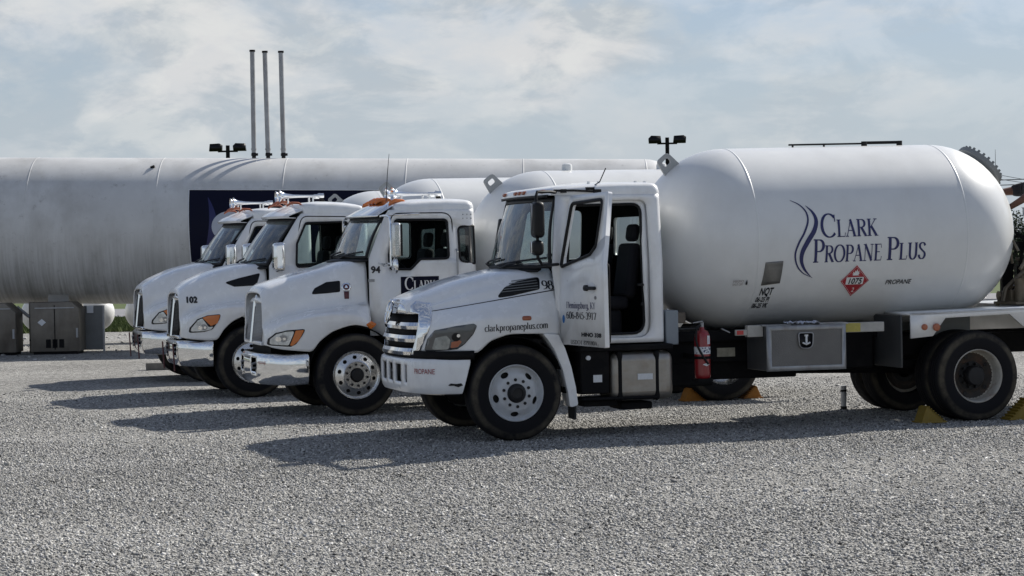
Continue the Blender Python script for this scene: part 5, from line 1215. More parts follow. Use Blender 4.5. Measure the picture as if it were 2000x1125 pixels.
# ------------------------------------------------------------------ loose things round the trucks
def local(T, p): return T.matrix_world @ Vector(p)
def chock(x, y, yaw, m_, label, w=.20, l=.27, h=.165):
    """hollow wedge: sloped tread plate, two side webs, back plate and base flange; its toe points along +x"""
    bm = B()
    for s in (-1, 1):
        pr = [(-l / 2, 0), (l / 2, 0), (-l / 2 + .07, h)]; q = flat(pr); 
        for v in q.verts: v.co = Vector((v.co.x, s * w / 2, v.co.z))
        r = bmesh.ops.extrude_face_region(q, geom=q.faces[:]); bmesh.ops.translate(q, vec=(0, -s * .014, 0), verts=[v for v in r['geom'] if isinstance(v, bmesh.types.BMVert)])
        me = bpy.data.meshes.new('c'); q.to_mesh(me); q.free(); bm.from_mesh(me); bpy.data.meshes.remove(me)
    box(bm, -l / 2 - .02, l / 2 + .02, -w / 2 - .02, w / 2 + .02, .0, .016)
    d = Vector((l - .07, 0, -h)); L_ = d.length; ang = math.atan2(h, l - .07)
    M = Matrix.Translation((-l / 2 + .07, 0, h)) @ Matrix.Rotation(ang, 4, 'Y')
    box(bm, 0, L_, -w / 2, w / 2, -.012, .004, M)
    M2 = Matrix.Translation((-l / 2, 0, 0)) @ Matrix.Rotation(math.atan2(.07, h), 4, 'Y'); box(bm, -.006, .010, -w / 2 + .001, w / 2 - .001, .0, h, M2)
    for k in range(8): box(bm, L_ * (k + .5) / 8 - .006, L_ * (k + .5) / 8 + .010, -w / 2 - .004, w / 2 + .004, .004, .022, M)
    o = ob('wheel_chock', bm, m_, smooth=0, bevel=.004); o.location = (x, y, .005); o.rotation_euler = (0, 0, yaw)
    return tag(o, label, 'wheel chock', 'wheel chocks at the rear tyres')
bpy.context.view_layer.update()
Y0 = math.pi + R_(16.3); YK = math.pi + R_(17.5)
K94 = [o for o in bpy.data.objects if o.get('label', '').startswith('white propane truck numbered 94')][0]
p = local(FT, (-4.93, 1.14, 0)); chock(p.x, p.y, Y0 + math.pi, CHOCKY, 'dull yellow wheel chock in front of the nearest truck rear tyre', l=.29, h=.185)
p = local(FT, (-6.03, 1.22, 0)); chock(p.x, p.y, Y0, CHOCKY, 'yellow ribbed wheel chock behind the nearest truck rear tyre, at the right edge', l=.32, h=.24)
p = local(K94, (-4.62, .97, 0)); chock(p.x, p.y, YK + math.pi, CHOCKO, 'orange wheel chock on the left of the rear tyre seen under the nearest truck', l=.27, h=.165)
p = local(K94, (-5.50, .88, 0)); chock(p.x, p.y, YK, CHOCKO, 'orange wheel chock on the right of the rear tyre seen under the nearest truck', l=.25, h=.165)

# fire extinguisher hanging on the nearest truck
ex = thing('fire_extinguisher', 'red fire extinguisher with black hose hanging under the nearest truck tank', 'fire extinguisher', local(FT, (-2.20, 1.05, .60)), (0, 0, Y0))
b = lathe(B(), [(0, 0), (.078, 0), (.088, .012), (.089, .05), (.089, .44), (.082, .49), (.06, .525), (.03, .54), (.024, .57), (0, .57)], 32, ax='z'); ob('cylinder', b, EXTR, ex, smooth=40)
b = lathe(B(), [(.0895, .27), (.0905, .271), (.0905, .35), (.0895, .351)], 32, ax='z'); lb = ob('label_band', b, PAPER, ex)
dt = B(); random.seed(2)
for k in range(26):
    t = R_(random.uniform(20, 160)); z = random.uniform(.28, .34); M = Matrix.Translation((.0912 * math.cos(t), .0912 * math.sin(t), z)) @ Matrix.Rotation(t, 4, 'Z'); box(dt, -.001, .001, -.006, .006, -.005, .005, M)
ob('label_print', dt, INK, lb)
cz = flat([(-.045, 0), (0, .018), (.045, 0), (0, -.018)]); mapv(cutz(cz, xs=(-.02, 0, .02)), lambda u, w, d: (.0912 * math.sin(u / .09 - .15), .0912 * math.cos(u / .09 - .15), .155 + w)); orient(cz, (0, 1, 0)); ob('diamond_sticker', cz, PAPER, ex)
cz = flat([(-.022, -.05), (.022, -.05), (.022, .045), (-.022, .045)]); mapv(cz, lambda u, w, d: (.0915 * math.sin(u / .09 - .55), .0915 * math.cos(u / .09 - .55), .43 + w)); orient(cz, (0, 1, 0)); ob('sticker', cz, PAPER, ex)
vh = B(); cyl(vh, (0, 0, .56), (0, 0, .62), .022, None, 12); box(vh, -.10, .02, -.012, .012, .62, .632, Matrix.Rotation(R_(8), 4, 'Y')); box(vh, -.09, .02, -.012, .012, .585, .597, Matrix.Rotation(R_(-25), 4, 'Y')); ob('valve_handle', vh, STEEL, ex, bevel=.003)
ob('hose', tube(B(), crom([(.03, .03, .59), (.075, .06, .57), (.095, .06, .50), (.09, .075, .38), (.05, .098, .28), (.0, .105, .20), (-.03, .103, .16)], 5), .012, 8), BLACK, ex)
hk = B(); tube(hk, [(-.09, .0, .18), (-.115, .03, .2), (-.105, .05, .225), (-.09, .05, .215)], .008, 6); lathe(hk, [(.0905, .215), (.094, .216), (.094, .245), (.0905, .246)], 28, ax='z'); box(hk, -.02, .02, -.55, -.085, .2, .26); box(hk, -.09, .09, -.09, .09, -.03, -.001); ob('holder', hk, FRAME, ex)
# crumpled sheet lying on the toolbox
random.seed(7); P = []
for i in range(9):
    P.append([(-3.22 - .38 * j / 16, .95 + .16 * i / 8, 1.182 + .035 * mnoise.noise((i * .7, j * .9, 3)) + .02 * abs(mnoise.noise((i * 1.3, j * 1.6, 9)))) for j in range(17)])
rg = ob('crumpled_sheet', grid(B(), [[tuple(local(FT, q) - local(FT, (-3.4, 1.03, 1.17))) for q in r_] for r_ in P]), mat('pale_blue_paper', (.45, .48, .56), .7), smooth=0, solid=.003); rg.location = local(FT, (-3.4, 1.03, 1.17)); tag(rg, 'crumpled pale sheet lying on top of the silver toolbox', 'paper')
# short pipe stub
st = thing('pipe_post', 'short white pipe post with a dark foot beside the far rear tyre', 'post', (4.10, 27.35, 0))
ob('pipe', cyl(B(), (0, 0, .03), (0, 0, .30), .036, None, 18), mat('pale_pipe', (.50, .51, .52), .4), st); ob('foot', cyl(B(), (0, 0, 0), (0, 0, .045), .04, None, 18), BLACK, st); ob('collar', cyl(B(), (0, 0, .225), (0, 0, .25), .041, None, 18), BLACK, st)
# wooden block at the left
bk = ob('wood_block', box(B(), -.26, .26, -.10, .10, 0, .13), WOODD, bevel=.008); bk.location = (-6.35, 39.6, 0); bk.rotation_euler = (0, 0, .2); tag(bk, 'weathered wooden block lying on gravel in front of the farthest truck', 'wood block')

# ------------------------------------------------------------------ person on the rear deck
def skin_mesh(name, joints, bones, m_, parent, root=0, sub=2):
    me = bpy.data.meshes.new(name); me.from_pydata([j[:3] for j in joints], bones, []); me.materials.append(m_)
    o = bpy.data.objects.new(name, me); link(o, parent)
    s = o.modifiers.new('skin', 'SKIN'); s.use_smooth_shade = True
    for v, j in zip(me.skin_vertices[0].data, joints): v.radius = (j[3], j[4] if len(j) > 4 else j[3])
    me.skin_vertices[0].data[root].use_root = True
    q = o.modifiers.new('sub', 'SUBSURF'); q.levels = sub; q.render_levels = sub
    bpy.context.view_layer.update(); dg = bpy.context.evaluated_depsgraph_get(); me2 = bpy.data.meshes.new_from_object(o.evaluated_get(dg))
    o.modifiers.clear(); o.data = me2; me2.name = name
    return o
pr = thing('person', 'person in a black printed shirt reaching bare arms towards the rear of the nearest tank', 'person', local(FT, (-7.2, .05, 1.312)), (0, 0, Y0))
# x forward (towards the tank), y left, z up from the deck
J = [(0, 0, .92, .13, .12), (.08, 0, 1.12, .125, .11), (.22, 0, 1.30, .15, .11), (.28, 0, 1.39, .10, .09), (.27, 0, 1.47, .055), (.25, 0, 1.54, .06), (.24, 0, 1.62, .085, .095), (.23, 0, 1.70, .08, .09),
     (.33, .19, 1.37, .07), (.58, .26, 1.24, .046), (.74, .20, 1.14, .034), (.81, .17, 1.13, .03, .04),
     (.33, -.19, 1.37, .07), (.55, -.22, 1.35, .048), (.76, -.20, 1.31, .036), (.83, -.18, 1.30, .03, .04),
     (0, .10, .86, .10), (.05, .11, .48, .062), (-.02, .11, .09, .042), (.06, .12, .04, .04), (.17, .13, .03, .035),
     (0, -.10, .86, .10), (.03, -.11, .48, .062), (-.05, -.11, .09, .042), (.04, -.12, .04, .04), (.14, -.13, .03, .035)]
BN = [(0, 1), (1, 2), (2, 3), (3, 4), (4, 5), (5, 6), (6, 7), (3, 8), (8, 9), (9, 10), (10, 11), (3, 12), (12, 13), (13, 14), (14, 15), (0, 16), (16, 17), (17, 18), (18, 19), (19, 20), (0, 21), (21, 22), (22, 23), (23, 24), (24, 25)]
def fingers(ix, sgn):
    b = J[ix]
    for k in range(4):
        y = b[1] + (k - 1.5) * .021; l = (.075, .085, .08, .062)[k]; i0 = len(J)
        J.extend([(b[0] + .035, y, b[2] + .006, .009), (b[0] + .035 + l * .55, y, b[2] + .004, .0085), (b[0] + .035 + l * .9, y, b[2] - .025, .0075)]); BN.extend([(ix, i0), (i0, i0 + 1), (i0 + 1, i0 + 2)])
    i0 = len(J); J.extend([(b[0] + .0, b[1] - sgn * .04, b[2], .011), (b[0] + .045, b[1] - sgn * .062, b[2] - .01, .009)]); BN.extend([(ix, i0), (i0, i0 + 1)])
fingers(11, 1); fingers(15, -1)
body = skin_mesh('body', J, BN, SKIN, pr)
sh = skin_mesh('shirt', [(0, 0, .86, .155, .135), (.08, 0, 1.12, .145, .125), (.22, 0, 1.30, .165, .125), (.28, 0, 1.40, .11, .10), (.33, .19, 1.375, .09), (.50, .24, 1.28, .08), (.33, -.19, 1.375, .09), (.49, -.215, 1.355, .08)], [(0, 1), (1, 2), (2, 3), (3, 4), (4, 5), (3, 6), (6, 7)], SHIRT, pr)
skin_mesh('trousers', [(0, 0, .93, .145, .13), (0, .10, .84, .115), (.05, .11, .48, .08), (-.02, .11, .10, .068), (0, -.10, .84, .115), (.03, -.11, .48, .08), (-.05, -.11, .10, .068)], [(0, 1), (1, 2), (2, 3), (0, 4), (4, 5), (5, 6)], JEANS, pr)
hr = B(); bmesh.ops.create_uvsphere(hr, u_segments=20, v_segments=12, radius=.112, matrix=Matrix.Translation((.215, 0, 1.695)) @ Matrix.Diagonal((1, .92, .92, 1)))
bmesh.ops.delete(hr, geom=[v for v in hr.verts if v.co.x > .26 and v.co.z < 1.72 or v.co.z < 1.635], context='VERTS'); ob('hair', hr, HAIR, pr)
fc = B()
for s in (1, -1):
    bmesh.ops.create_uvsphere(fc, u_segments=10, v_segments=8, radius=.013, matrix=Matrix.Translation((.312, s * .033, 1.67)))
ob('eyes', fc, PAPER, body)
ns = B(); tube(ns, [(.315, 0, 1.67), (.338, 0, 1.635), (.32, 0, 1.628)], [.008, .016, .010], 8)
for s in (1, -1): tube(ns, [(.22, s * .090, 1.68), (.222, s * .100, 1.66), (.228, s * .092, 1.635)], .014, 8)
ob('nose_and_ears', ns, SKIN, body); ob('mouth', tube(B(), [(.312, -.025, 1.598), (.320, 0, 1.596), (.312, .025, 1.598)], .006, 6), mat('lips', (.16, .05, .04), .5), body)
sp = B(); box(sp, .36, .43, .322, .328, 1.31, 1.37); box(sp, .38, .46, .322, .328, 1.26, 1.285); ob('shirt_print', sp, PAPER, sh)
for s in (1, -1): ob('shoe', box(B(), -.08, .20, s * .12 - .05, s * .12 + .05, .0, .09), BLACK, pr, bevel=.03, bseg=3)

# ------------------------------------------------------------------ big storage tank behind
SLOPE = .0205
ST = thing('storage_tank', 'long weathered white horizontal storage tank behind the trucks with navy banner', 'storage tank', (-5.6, 48, 2.54), (0, SLOPE, 0))
R0 = 1.59
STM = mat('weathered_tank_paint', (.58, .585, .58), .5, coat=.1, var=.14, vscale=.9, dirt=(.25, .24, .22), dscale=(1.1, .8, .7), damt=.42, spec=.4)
t = STM.node_tree; pb_ = t.nodes['Principled BSDF']; src = pb_.inputs['Base Color'].links[0].from_socket
co = t.nodes.new('ShaderNodeTexCoord'); mp_ = t.nodes.new('ShaderNodeMapping'); mp_.inputs['Scale'].default_value = (13, .45, .5); nz = t.nodes.new('ShaderNodeTexNoise'); nz.inputs['Scale'].default_value = 1.3; nz.inputs['Detail'].default_value = 7; nz.inputs['Roughness'].default_value = .7
t.links.new(co.outputs['Object'], mp_.inputs[0]); t.links.new(mp_.outputs[0], nz.inputs['Vector'])
sz = t.nodes.new('ShaderNodeSeparateXYZ'); t.links.new(co.outputs['Object'], sz.inputs[0])
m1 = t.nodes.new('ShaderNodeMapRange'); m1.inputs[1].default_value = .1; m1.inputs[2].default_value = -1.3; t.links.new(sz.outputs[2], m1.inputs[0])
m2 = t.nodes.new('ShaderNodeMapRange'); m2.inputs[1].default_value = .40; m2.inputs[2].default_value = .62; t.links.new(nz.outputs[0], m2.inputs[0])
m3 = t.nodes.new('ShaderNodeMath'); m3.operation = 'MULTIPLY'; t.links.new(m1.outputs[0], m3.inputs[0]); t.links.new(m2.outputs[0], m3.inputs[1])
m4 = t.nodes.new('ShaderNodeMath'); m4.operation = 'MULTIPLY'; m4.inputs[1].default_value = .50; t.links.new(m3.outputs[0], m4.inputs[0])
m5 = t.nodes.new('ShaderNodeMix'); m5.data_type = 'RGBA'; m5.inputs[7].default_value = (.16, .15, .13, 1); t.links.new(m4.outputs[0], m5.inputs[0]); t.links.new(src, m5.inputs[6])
# speckled chips and scuffs
vz = t.nodes.new('ShaderNodeTexNoise'); vz.inputs['Scale'].default_value = 5; vz.inputs['Detail'].default_value = 10; vz.inputs['Roughness'].default_value = .8; t.links.new(co.outputs['Object'], vz.inputs['Vector'])
m6 = t.nodes.new('ShaderNodeMapRange'); m6.inputs[1].default_value = .58; m6.inputs[2].default_value = .72; m6.inputs[4].default_value = .7; t.links.new(vz.outputs[0], m6.inputs[0])
m7 = t.nodes.new('ShaderNodeMix'); m7.data_type = 'RGBA'; m7.inputs[7].default_value = (.17, .16, .15, 1); t.links.new(m6.outputs[0], m7.inputs[0]); t.links.new(m5.outputs[2], m7.inputs[6]); t.links.new(m7.outputs[2], pb_.inputs['Base Color'])
xl, xr_ = -11.5, 8.5; hd = 1.15
prof = [(R0 * math.sin(math.pi / 2 * i / 14), xr_ + hd * math.cos(math.pi / 2 * i / 14)) for i in range(15)] + [(R0, xr_ + (xl - xr_) * i / 20) for i in range(1, 21)] + [(R0 * math.cos(math.pi / 2 * i / 14), xl - hd * math.sin(math.pi / 2 * i / 14)) for i in range(1, 15)]
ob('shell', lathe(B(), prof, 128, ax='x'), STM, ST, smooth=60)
for x in (-9.9, -7.3, -4.67, -1.92, .75, 3.35, 5.86, 8.5):
    ob('weld_seam', lathe(B(), [(R0 - .004, x - .02), (R0 + .003, x - .012), (R0 + .005, x), (R0 + .003, x + .012), (R0 - .004, x + .02)], 128, ax='x'), STM, ST, smooth=60)
def stp(x, ang, off=0): a = R_(ang); return Vector((x, -(R0 + off) * math.cos(a), (R0 + off) * math.sin(a)))
BX0, BX1 = -1.22, 3.05
P = [[stp(BX0 + .045 * (1 - i / 20) * 0 + (BX1 - BX0) * j / 24 + (.06 * (1 - i / 20)) * (1 - j / 24), -25 + (33.0 + 25) * i / 20, .006) for j in range(25)] for i in range(21)]
bn = ob('banner', orient(grid(B(), P), (0, -1, 0)), NAVY, ST, smooth=60)
fr = B()
for row in (P[-1], [r_[0] for r_ in P], P[0]): tube(fr, row, .010, 6)
ob('banner_edge', fr, PAPER, bn)
P = [[stp(-.70 + r_ * math.cos(q) * 1.05 + .35 , 3.2 + r_ * math.sin(q) * 34, .010) for q in np.linspace(0, 2 * math.pi, 41)] for r_ in (.0, .20, .34)]
ob('banner_emblem', orient(grid(B(), P), (0, -1, 0)), mat('faded_white_print', (.42, .45, .52), .5), bn)
P = [[stp(-.86 + .10 * math.sin(k * 2.6) + w_, -18 + 44 * k, .009) for w_ in np.linspace(0, .16 * math.sin(math.pi * (k * .96 + .02)), 4)] for k in np.linspace(0, 1, 21)]
ob('banner_swoosh', orient(grid(B(), P), (0, -1, 0)), mat('royal_blue_print', (.005, .007, .075), .4), bn)
random.seed(11)
for dx, lean, h_ in ((.0, .004, 2.35), (.31, -.012, 2.33), (.645, -.006, 2.33)):
    vp = B(); M = Matrix.Translation((dx, 0, R0 - .02)) @ Matrix.Rotation(-SLOPE * 1.0 + lean, 4, 'Y')
    tube(vp, [M @ Vector((0, 0, .14)), M @ Vector((0, 0, h_))], .052, 20)
    v = ob('vent_stack', vp, STEEL, ST)
    cp = B(); tube(cp, [M @ Vector((0, 0, h_ - .015)), M @ Vector((0, 0, h_ + .025))], .064, 20); ob('cap', cp, FRAME, v)
    bs = B(); tube(bs, [M @ Vector((0, 0, 0)), M @ Vector((0, 0, .16))], .045, 14); tube(bs, [M @ Vector((-.0, 0, .10)), M @ Vector((.09, 0, .10))], .03, 10); tube(bs, [M @ Vector((0, 0, .07)), M @ Vector((0, 0, .13))], .06, 14); ob('valve', bs, BLACKG, v)
    fl = B(); tube(fl, [M @ Vector((0, 0, .20)), M @ Vector((0, 0, .235))], .062, 18); ob('flange', fl, STEEL, v)
for x in (-4.1, 4.5, -10):
    sd_ = flat([(-.25, 0), (.25, 0), (.25, 1.3), (-.25, 1.3)]); bm = B(); box(bm, x - .22, x + .22, -.8, .8, -2.6, -1.3); ob('saddle', bm, CONC, ST)
nz_ = B()
p_ = stp(-2.08, 58); cyl(nz_, p_ - Vector((.03, 0, 0)), p_ + Vector((.05, -.02, .03)), .03, None, 8)
ob('nozzle_plug', nz_, FRAME, ST)

# cabinets under it
def cabinet(x0, x1, y, z1, d, m_, label, cut=.14, louv=False):
    c = thing('equipment_cabinet', label, 'cabinet', ((x0 + x1) / 2, y, 0)); w_ = (x1 - x0) / 2
    bm = flat([(-w_, .06), (w_, .06), (w_, z1 - cut), (w_ - cut * 1.1, z1), (-w_, z1)]); orient(bm, (0, -1, 0)); ob('body', bm, m_, c, solid=d, soff=-1, bevel=.006)
    ob('door_seam', box(B(), -.008, .008, -.012, 0, .10, z1 - .06), FRAME, c); ob('plinth', box(B(), -w_ + .05, w_ - .05, .03, d, 0, .06), FRAME, c)
    ob('handle', box(B(), w_ - .06, w_ - .02, -.04, 0, .35, .55), STEEL, c); ob('hinge_rail', box(B(), -w_ + .1, w_ - .1, -.015, -.001, z1 - .13, z1 - .105), STEEL, c)
    if louv:
        v = B()
        for k in (-.14, 0, .14): box(v, k - .05, k + .05, -.012, -.001, .14, .32)
        ob('louvre_vent', v, FRAME, c)
        s = flat([(-.09, 0), (0, .075), (.09, 0), (0, -.075)]); mapv(s, lambda x, z, d_: (x - .27, -.014, .68 + z)); orient(s, (0, -1, 0)); ob('sticker', s, PAPER, c)
    return c
cabinet(-10.19, -9.16, 46.5, 1.10, .7, CABST, 'weathered steel cabinet with three louvres below the storage tank', louv=True)
cabinet(-12.0, -10.48, 46.4, 1.10, .7, CABST, 'brown weathered steel cabinet cut off by the left edge', cut=.2)
gp = thing('steel_panel', 'plain grey sheet steel panel standing right of the louvred cabinet', 'panel', (-9.00, 47.3, 0)); ob('sheet', box(B(), -.21, .19, 0, .05, .05, 1.0), GREYP, gp, bevel=.006); ob('post', box(B(), .19, .225, -.02, .06, 0, 1.0), STEEL, gp); ob('notice', box(B(), -.14, .0, -.03, -.01, .84, 1.0), PAPER, gp)
pp_ = thing('pipe_bracket', 'grey steel pipe bracket between the two cabinets under the storage tank', 'bracket', (-10.32, 47.2, 0))
ob('post', box(B(), -.05, .05, 0, .1, 0, 1.1), CABST, pp_); ob('brace', tube(B(), [(-.30, 0, 1.0), (-.04, 0, .78)], .035, 8), STEEL, pp_); ob('cable', tube(B(), crom([(0, 0, .78), (.12, 0, .80), (.28, 0, .9)], 5), .02, 8), BLACK, pp_); ob('lower_cable', tube(B(), crom([(-.05, 0, .28), (.1, 0, .30), (.3, 0, .38)], 5), .02, 8), BLACK, pp_)
# small propane cylinders beyond
def small_tank(x0, x1, y, z, r, label):
    o = thing('small_propane_tank', label, 'propane tank', ((x0 + x1) / 2, y, 0), group='small white propane tanks behind the storage tank'); h = (x1 - x0) / 2
    pr_ = [(r * math.sin(math.pi / 2 * i / 10), h - r + r * math.cos(math.pi / 2 * i / 10)) for i in range(11)] + [(r * math.cos(math.pi / 2 * i / 10), -h + r - r * math.sin(math.pi / 2 * i / 10)) for i in range(11)]
    b_ = lathe(B(), pr_, 40, ax='x'); bmesh.ops.transform(b_, matrix=Matrix.Translation((0, 0, z)), verts=b_.verts); ob('vessel', b_, TANKW, o, smooth=60)
    for s in (-.6, .6): ob('foot', box(B(), s * h - .05, s * h + .05, -r * .7, r * .7, 0, z - r * .6), FRAME, o)
    ob('dome_lid', lathe(B(), [(.2, 0), (.2, .12), (.16, .17), (0, .18)], 24, c=(0, 0, z + r - .02), ax='z'), TANKW, o)
small_tank(-11.6, -9.40, 52, .72, .43, 'small white propane tank whose round end shows right of the grey panel'); small_tank(-9.15, -6.9, 52, .72, .43, 'small white propane tank whose round end shows left of the farthest truck')

# light poles
def pole(x, label, tilt=1):
    o = thing('light_pole', label, 'light pole', (x, 100, 0), group='twin headed light poles'); ob('pole', cyl(B(), (0, 0, 0), (0, 0, 6.93), .11, .09, 14), FRAME, o)
    ob('crossarm', box(B(), -.45, .45, -.04, .04, 6.62, 6.70), FRAME, o)
    for s in (-1, 1):
        h = flat([(-.28, -.17), (.28, -.17), (.30, .10), (.18, .18), (-.24, .16)] if s * tilt > 0 else [(-.28, -.17), (.28, -.17), (.24, .16), (-.18, .18), (-.30, .06)]); mapv(h, lambda x_, z, d: (x_ + s * .55, -.2, 6.84 + z)); orient(h, (0, -1, 0)); ob('floodlight', h, BLACKG, o, solid=.4)
pole(-12.78, 'twin headed dark light pole left of the three vent stacks', -1); pole(7.16, 'twin headed dark light pole beside the nearest truck tank lug', 1)
# overhead wires at the right
for k, (z0, z1, y) in enumerate(((3.52, 3.56, 60), (3.66, 3.72, 60.5), (4.05, 3.55, 62), (4.3, 3.7, 63))):
    w_ = ob('overhead_wire', tube(B(), [(x, 0, (z0 + (z1 - z0) * (x - 12) / 3) - .0) for x in np.linspace(12, 28, 12)], .012 if k < 2 else .007, 5), FRAME); w_.location = (0, y, 0)
    tag(w_, ['lowest dark overhead wire at the right edge', 'second lowest dark overhead wire at the right edge', 'thin overhead wire slanting down to the right edge', 'topmost thin overhead wire at the right edge'][k], 'wire', 'overhead wires')

# ------------------------------------------------------------------ trees at the far right
def leafmat(name, c):
    M = mat(name, c, .7, var=.45, vscale=3.5, spec=.3); return M
LEAF = [leafmat('leaf_green', (.035, .055, .026)), leafmat('leaf_dark_green', (.022, .038, .02)), leafmat('leaf_yellow_green', (.05, .065, .026))]
def tree(x, y, h, r, seed, m_, label):
    rg_ = np.random.default_rng(seed); o = thing('tree', label, 'tree', (x, y, 0), group='trees beyond the yard')
    tr = B(); tube(tr, [(0, 0, 0), (.05, 0, h * .35), (.0, .05, h * .7)], [.14, .10, .04], 8)
    for k in range(6):
        a = rg_.uniform(0, 6.28); z = h * rg_.uniform(.25, .55); tube(tr, [(0, 0, z), (math.cos(a) * r * .5, math.sin(a) * r * .5, z + h * .2), (math.cos(a) * r * .8, math.sin(a) * r * .8, z + h * .28)], [.06, .035, .01], 6)
    ob('trunk', tr, TREEW, o)
    V = []; 
    cl = [(rg_.uniform(-.7, .7) * r, rg_.uniform(-.7, .7) * r, h * rg_.uniform(.35, .95), rg_.uniform(.25, .5) * r) for _ in range(16)]
    for cx, cy, cz_, cr in cl:
        k = 520; d_ = rg_.normal(size=(k, 3)); d_ /= np.linalg.norm(d_, axis=1)[:, None]; p_ = np.array([cx, cy, cz_]) + d_ * (cr * rg_.uniform(.5, 1.05, size=(k, 1)))
        u = rg_.normal(size=(k, 3)); u /= np.linalg.norm(u, axis=1)[:, None]; w_ = np.cross(u, rg_.normal(size=(k, 3))); w_ /= np.linalg.norm(w_, axis=1)[:, None]; s = rg_.uniform(.03, .065, size=(k, 1))
        V.append(np.stack([p_ - u * s, p_ + w_ * s * .6, p_ + u * s, p_ - w_ * s * .6], 1))
    V = np.concatenate(V).reshape(-1, 3); V = V[:]; n_ = len(V) // 4
    me = bpy.data.meshes.new('crown'); me.from_pydata(V.tolist(), [], np.arange(n_ * 4).reshape(-1, 4).tolist()); me.materials.append(m_)
    link(bpy.data.objects.new('crown', me), o)
tree(15.2, 74, 2.6, 1.5, 1, LEAF[1], 'dark green tree showing just right of the nearest tank end'); tree(17.4, 76, 2.8, 1.7, 2, LEAF[0], 'mid green tree at the right edge beyond the yard'); tree(19.6, 75, 2.6, 1.8, 3, LEAF[2], 'yellow green tree beyond the yard past the right edge')

# ------------------------------------------------------------------ ground
def gravel_mat():
    M = bpy.data.materials.new('gravel'); M.use_nodes = True; t = M.node_tree; p = t.nodes['Principled BSDF']; p.inputs['Roughness'].default_value = .92; p.inputs['Specular IOR Level'].default_value = .2
    co = t.nodes.new('ShaderNodeTexCoord')
    wob = t.nodes.new('ShaderNodeTexNoise'); wob.inputs['Scale'].default_value = 22; wob.inputs['Detail'].default_value = 3
    add = t.nodes.new('ShaderNodeVectorMath'); add.operation = 'MULTIPLY_ADD'; add.inputs[1].default_value = (.03, .03, .03); t.links.new(co.outputs['Object'], wob.inputs['Vector']); t.links.new(wob.outputs['Color'], add.inputs[0]); t.links.new(co.outputs['Object'], add.inputs[2])
    v = t.nodes.new('ShaderNodeTexVoronoi'); v.inputs['Scale'].default_value = 34; t.links.new(add.outputs[0], v.inputs['Vector'])
    v2 = t.nodes.new('ShaderNodeTexVoronoi'); v2.inputs['Scale'].default_value = 80; t.links.new(add.outputs[0], v2.inputs['Vector'])
    sx = t.nodes.new('ShaderNodeSeparateColor'); t.links.new(v.outputs['Color'], sx.inputs[0])
    rp = t.nodes.new('ShaderNodeValToRGB'); e = rp.color_ramp.elements
    e[0].position = 0; e[0].color = (.10, .10, .095, 1); e[1].position = 1; e[1].color = (.56, .55, .52, 1)
    for ps, c in ((.25, (.22, .215, .203, 1)), (.6, (.33, .325, .308, 1)), (.85, (.43, .42, .395, 1))): q = rp.color_ramp.elements.new(ps); q.color = c
    t.links.new(sx.outputs[0], rp.inputs[0])
    sx2 = t.nodes.new('ShaderNodeSeparateColor'); t.links.new(v2.outputs['Color'], sx2.inputs[0])
    mr2 = t.nodes.new('ShaderNodeMapRange'); mr2.inputs[3].default_value = .74; mr2.inputs[4].default_value = 1.30; t.links.new(sx2.outputs[1], mr2.inputs[0])
    mu = t.nodes.new('ShaderNodeMix'); mu.data_type = 'RGBA'; mu.blend_type = 'MULTIPLY'; mu.inputs[0].default_value = 1; t.links.new(rp.outputs[0], mu.inputs[6]); t.links.new(mr2.outputs[0], mu.inputs[7])
    ln = t.nodes.new('ShaderNodeTexNoise'); ln.inputs['Scale'].default_value = .35; ln.inputs['Detail'].default_value = 5; t.links.new(co.outputs['Object'], ln.inputs['Vector'])
    lr = t.nodes.new('ShaderNodeMapRange'); lr.inputs[1].default_value = .35; lr.inputs[2].default_value = .65; lr.inputs[3].default_value = .84; lr.inputs[4].default_value = 1.12; t.links.new(ln.outputs[0], lr.inputs[0])
    m2 = t.nodes.new('ShaderNodeMix'); m2.data_type = 'RGBA'; m2.blend_type = 'MULTIPLY'; m2.inputs[0].default_value = 1; t.links.new(mu.outputs[2], m2.inputs[6]); t.links.new(lr.outputs[0], m2.inputs[7])
    t.links.new(m2.outputs[2], p.inputs['Base Color'])
    h = t.nodes.new('ShaderNodeMath'); h.operation = 'MULTIPLY_ADD'; h.inputs[1].default_value = -1.0; t.links.new(v.outputs['Distance'], h.inputs[0])
    h2 = t.nodes.new('ShaderNodeMath'); h2.operation = 'MULTIPLY_ADD'; h2.inputs[1].default_value = .9; t.links.new(sx.outputs[1], h2.inputs[0]); t.links.new(h.outputs[0], h2.inputs[2])
    b = t.nodes.new('ShaderNodeBump'); b.inputs['Strength'].default_value = .9; b.inputs['Distance'].default_value = .03; t.links.new(h2.outputs[0], b.inputs['Height']); t.links.new(b.outputs[0], p.inputs['Normal'])
    return M
GRAVEL = gravel_mat()
def sheet(name, x0, x1, y0, y1, z, m_):
    bm = B(); vs = [bm.verts.new(q) for q in ((x0, y0, z), (x1, y0, z), (x1, y1, z), (x0, y1, z))]; bm.faces.new(vs); o = ob(name, bm, m_, smooth=0); o['kind'] = 'structure'; return o
GRASSM = mat('grass_green', (.075, .105, .035), .9, var=.35, vscale=.8, spec=.2, dirt=(.15, .16, .06), dscale=(1.5, 1.5, 1.5), damt=.6, bump=.6, bscale=12)
ROADM = mat('pale_road', (.20, .20, .21), .9, var=.12, vscale=.3)
sheet('ground', -900, 900, -60, 1600, -.012, GRASSM)
sheet('gravel_yard', -120, 120, -20, 59.5, 0, GRAVEL)
sheet('road', -400, 400, 73.5, 84, .0, ROADM)
gb = B(); rg_ = np.random.default_rng(5)
V = []
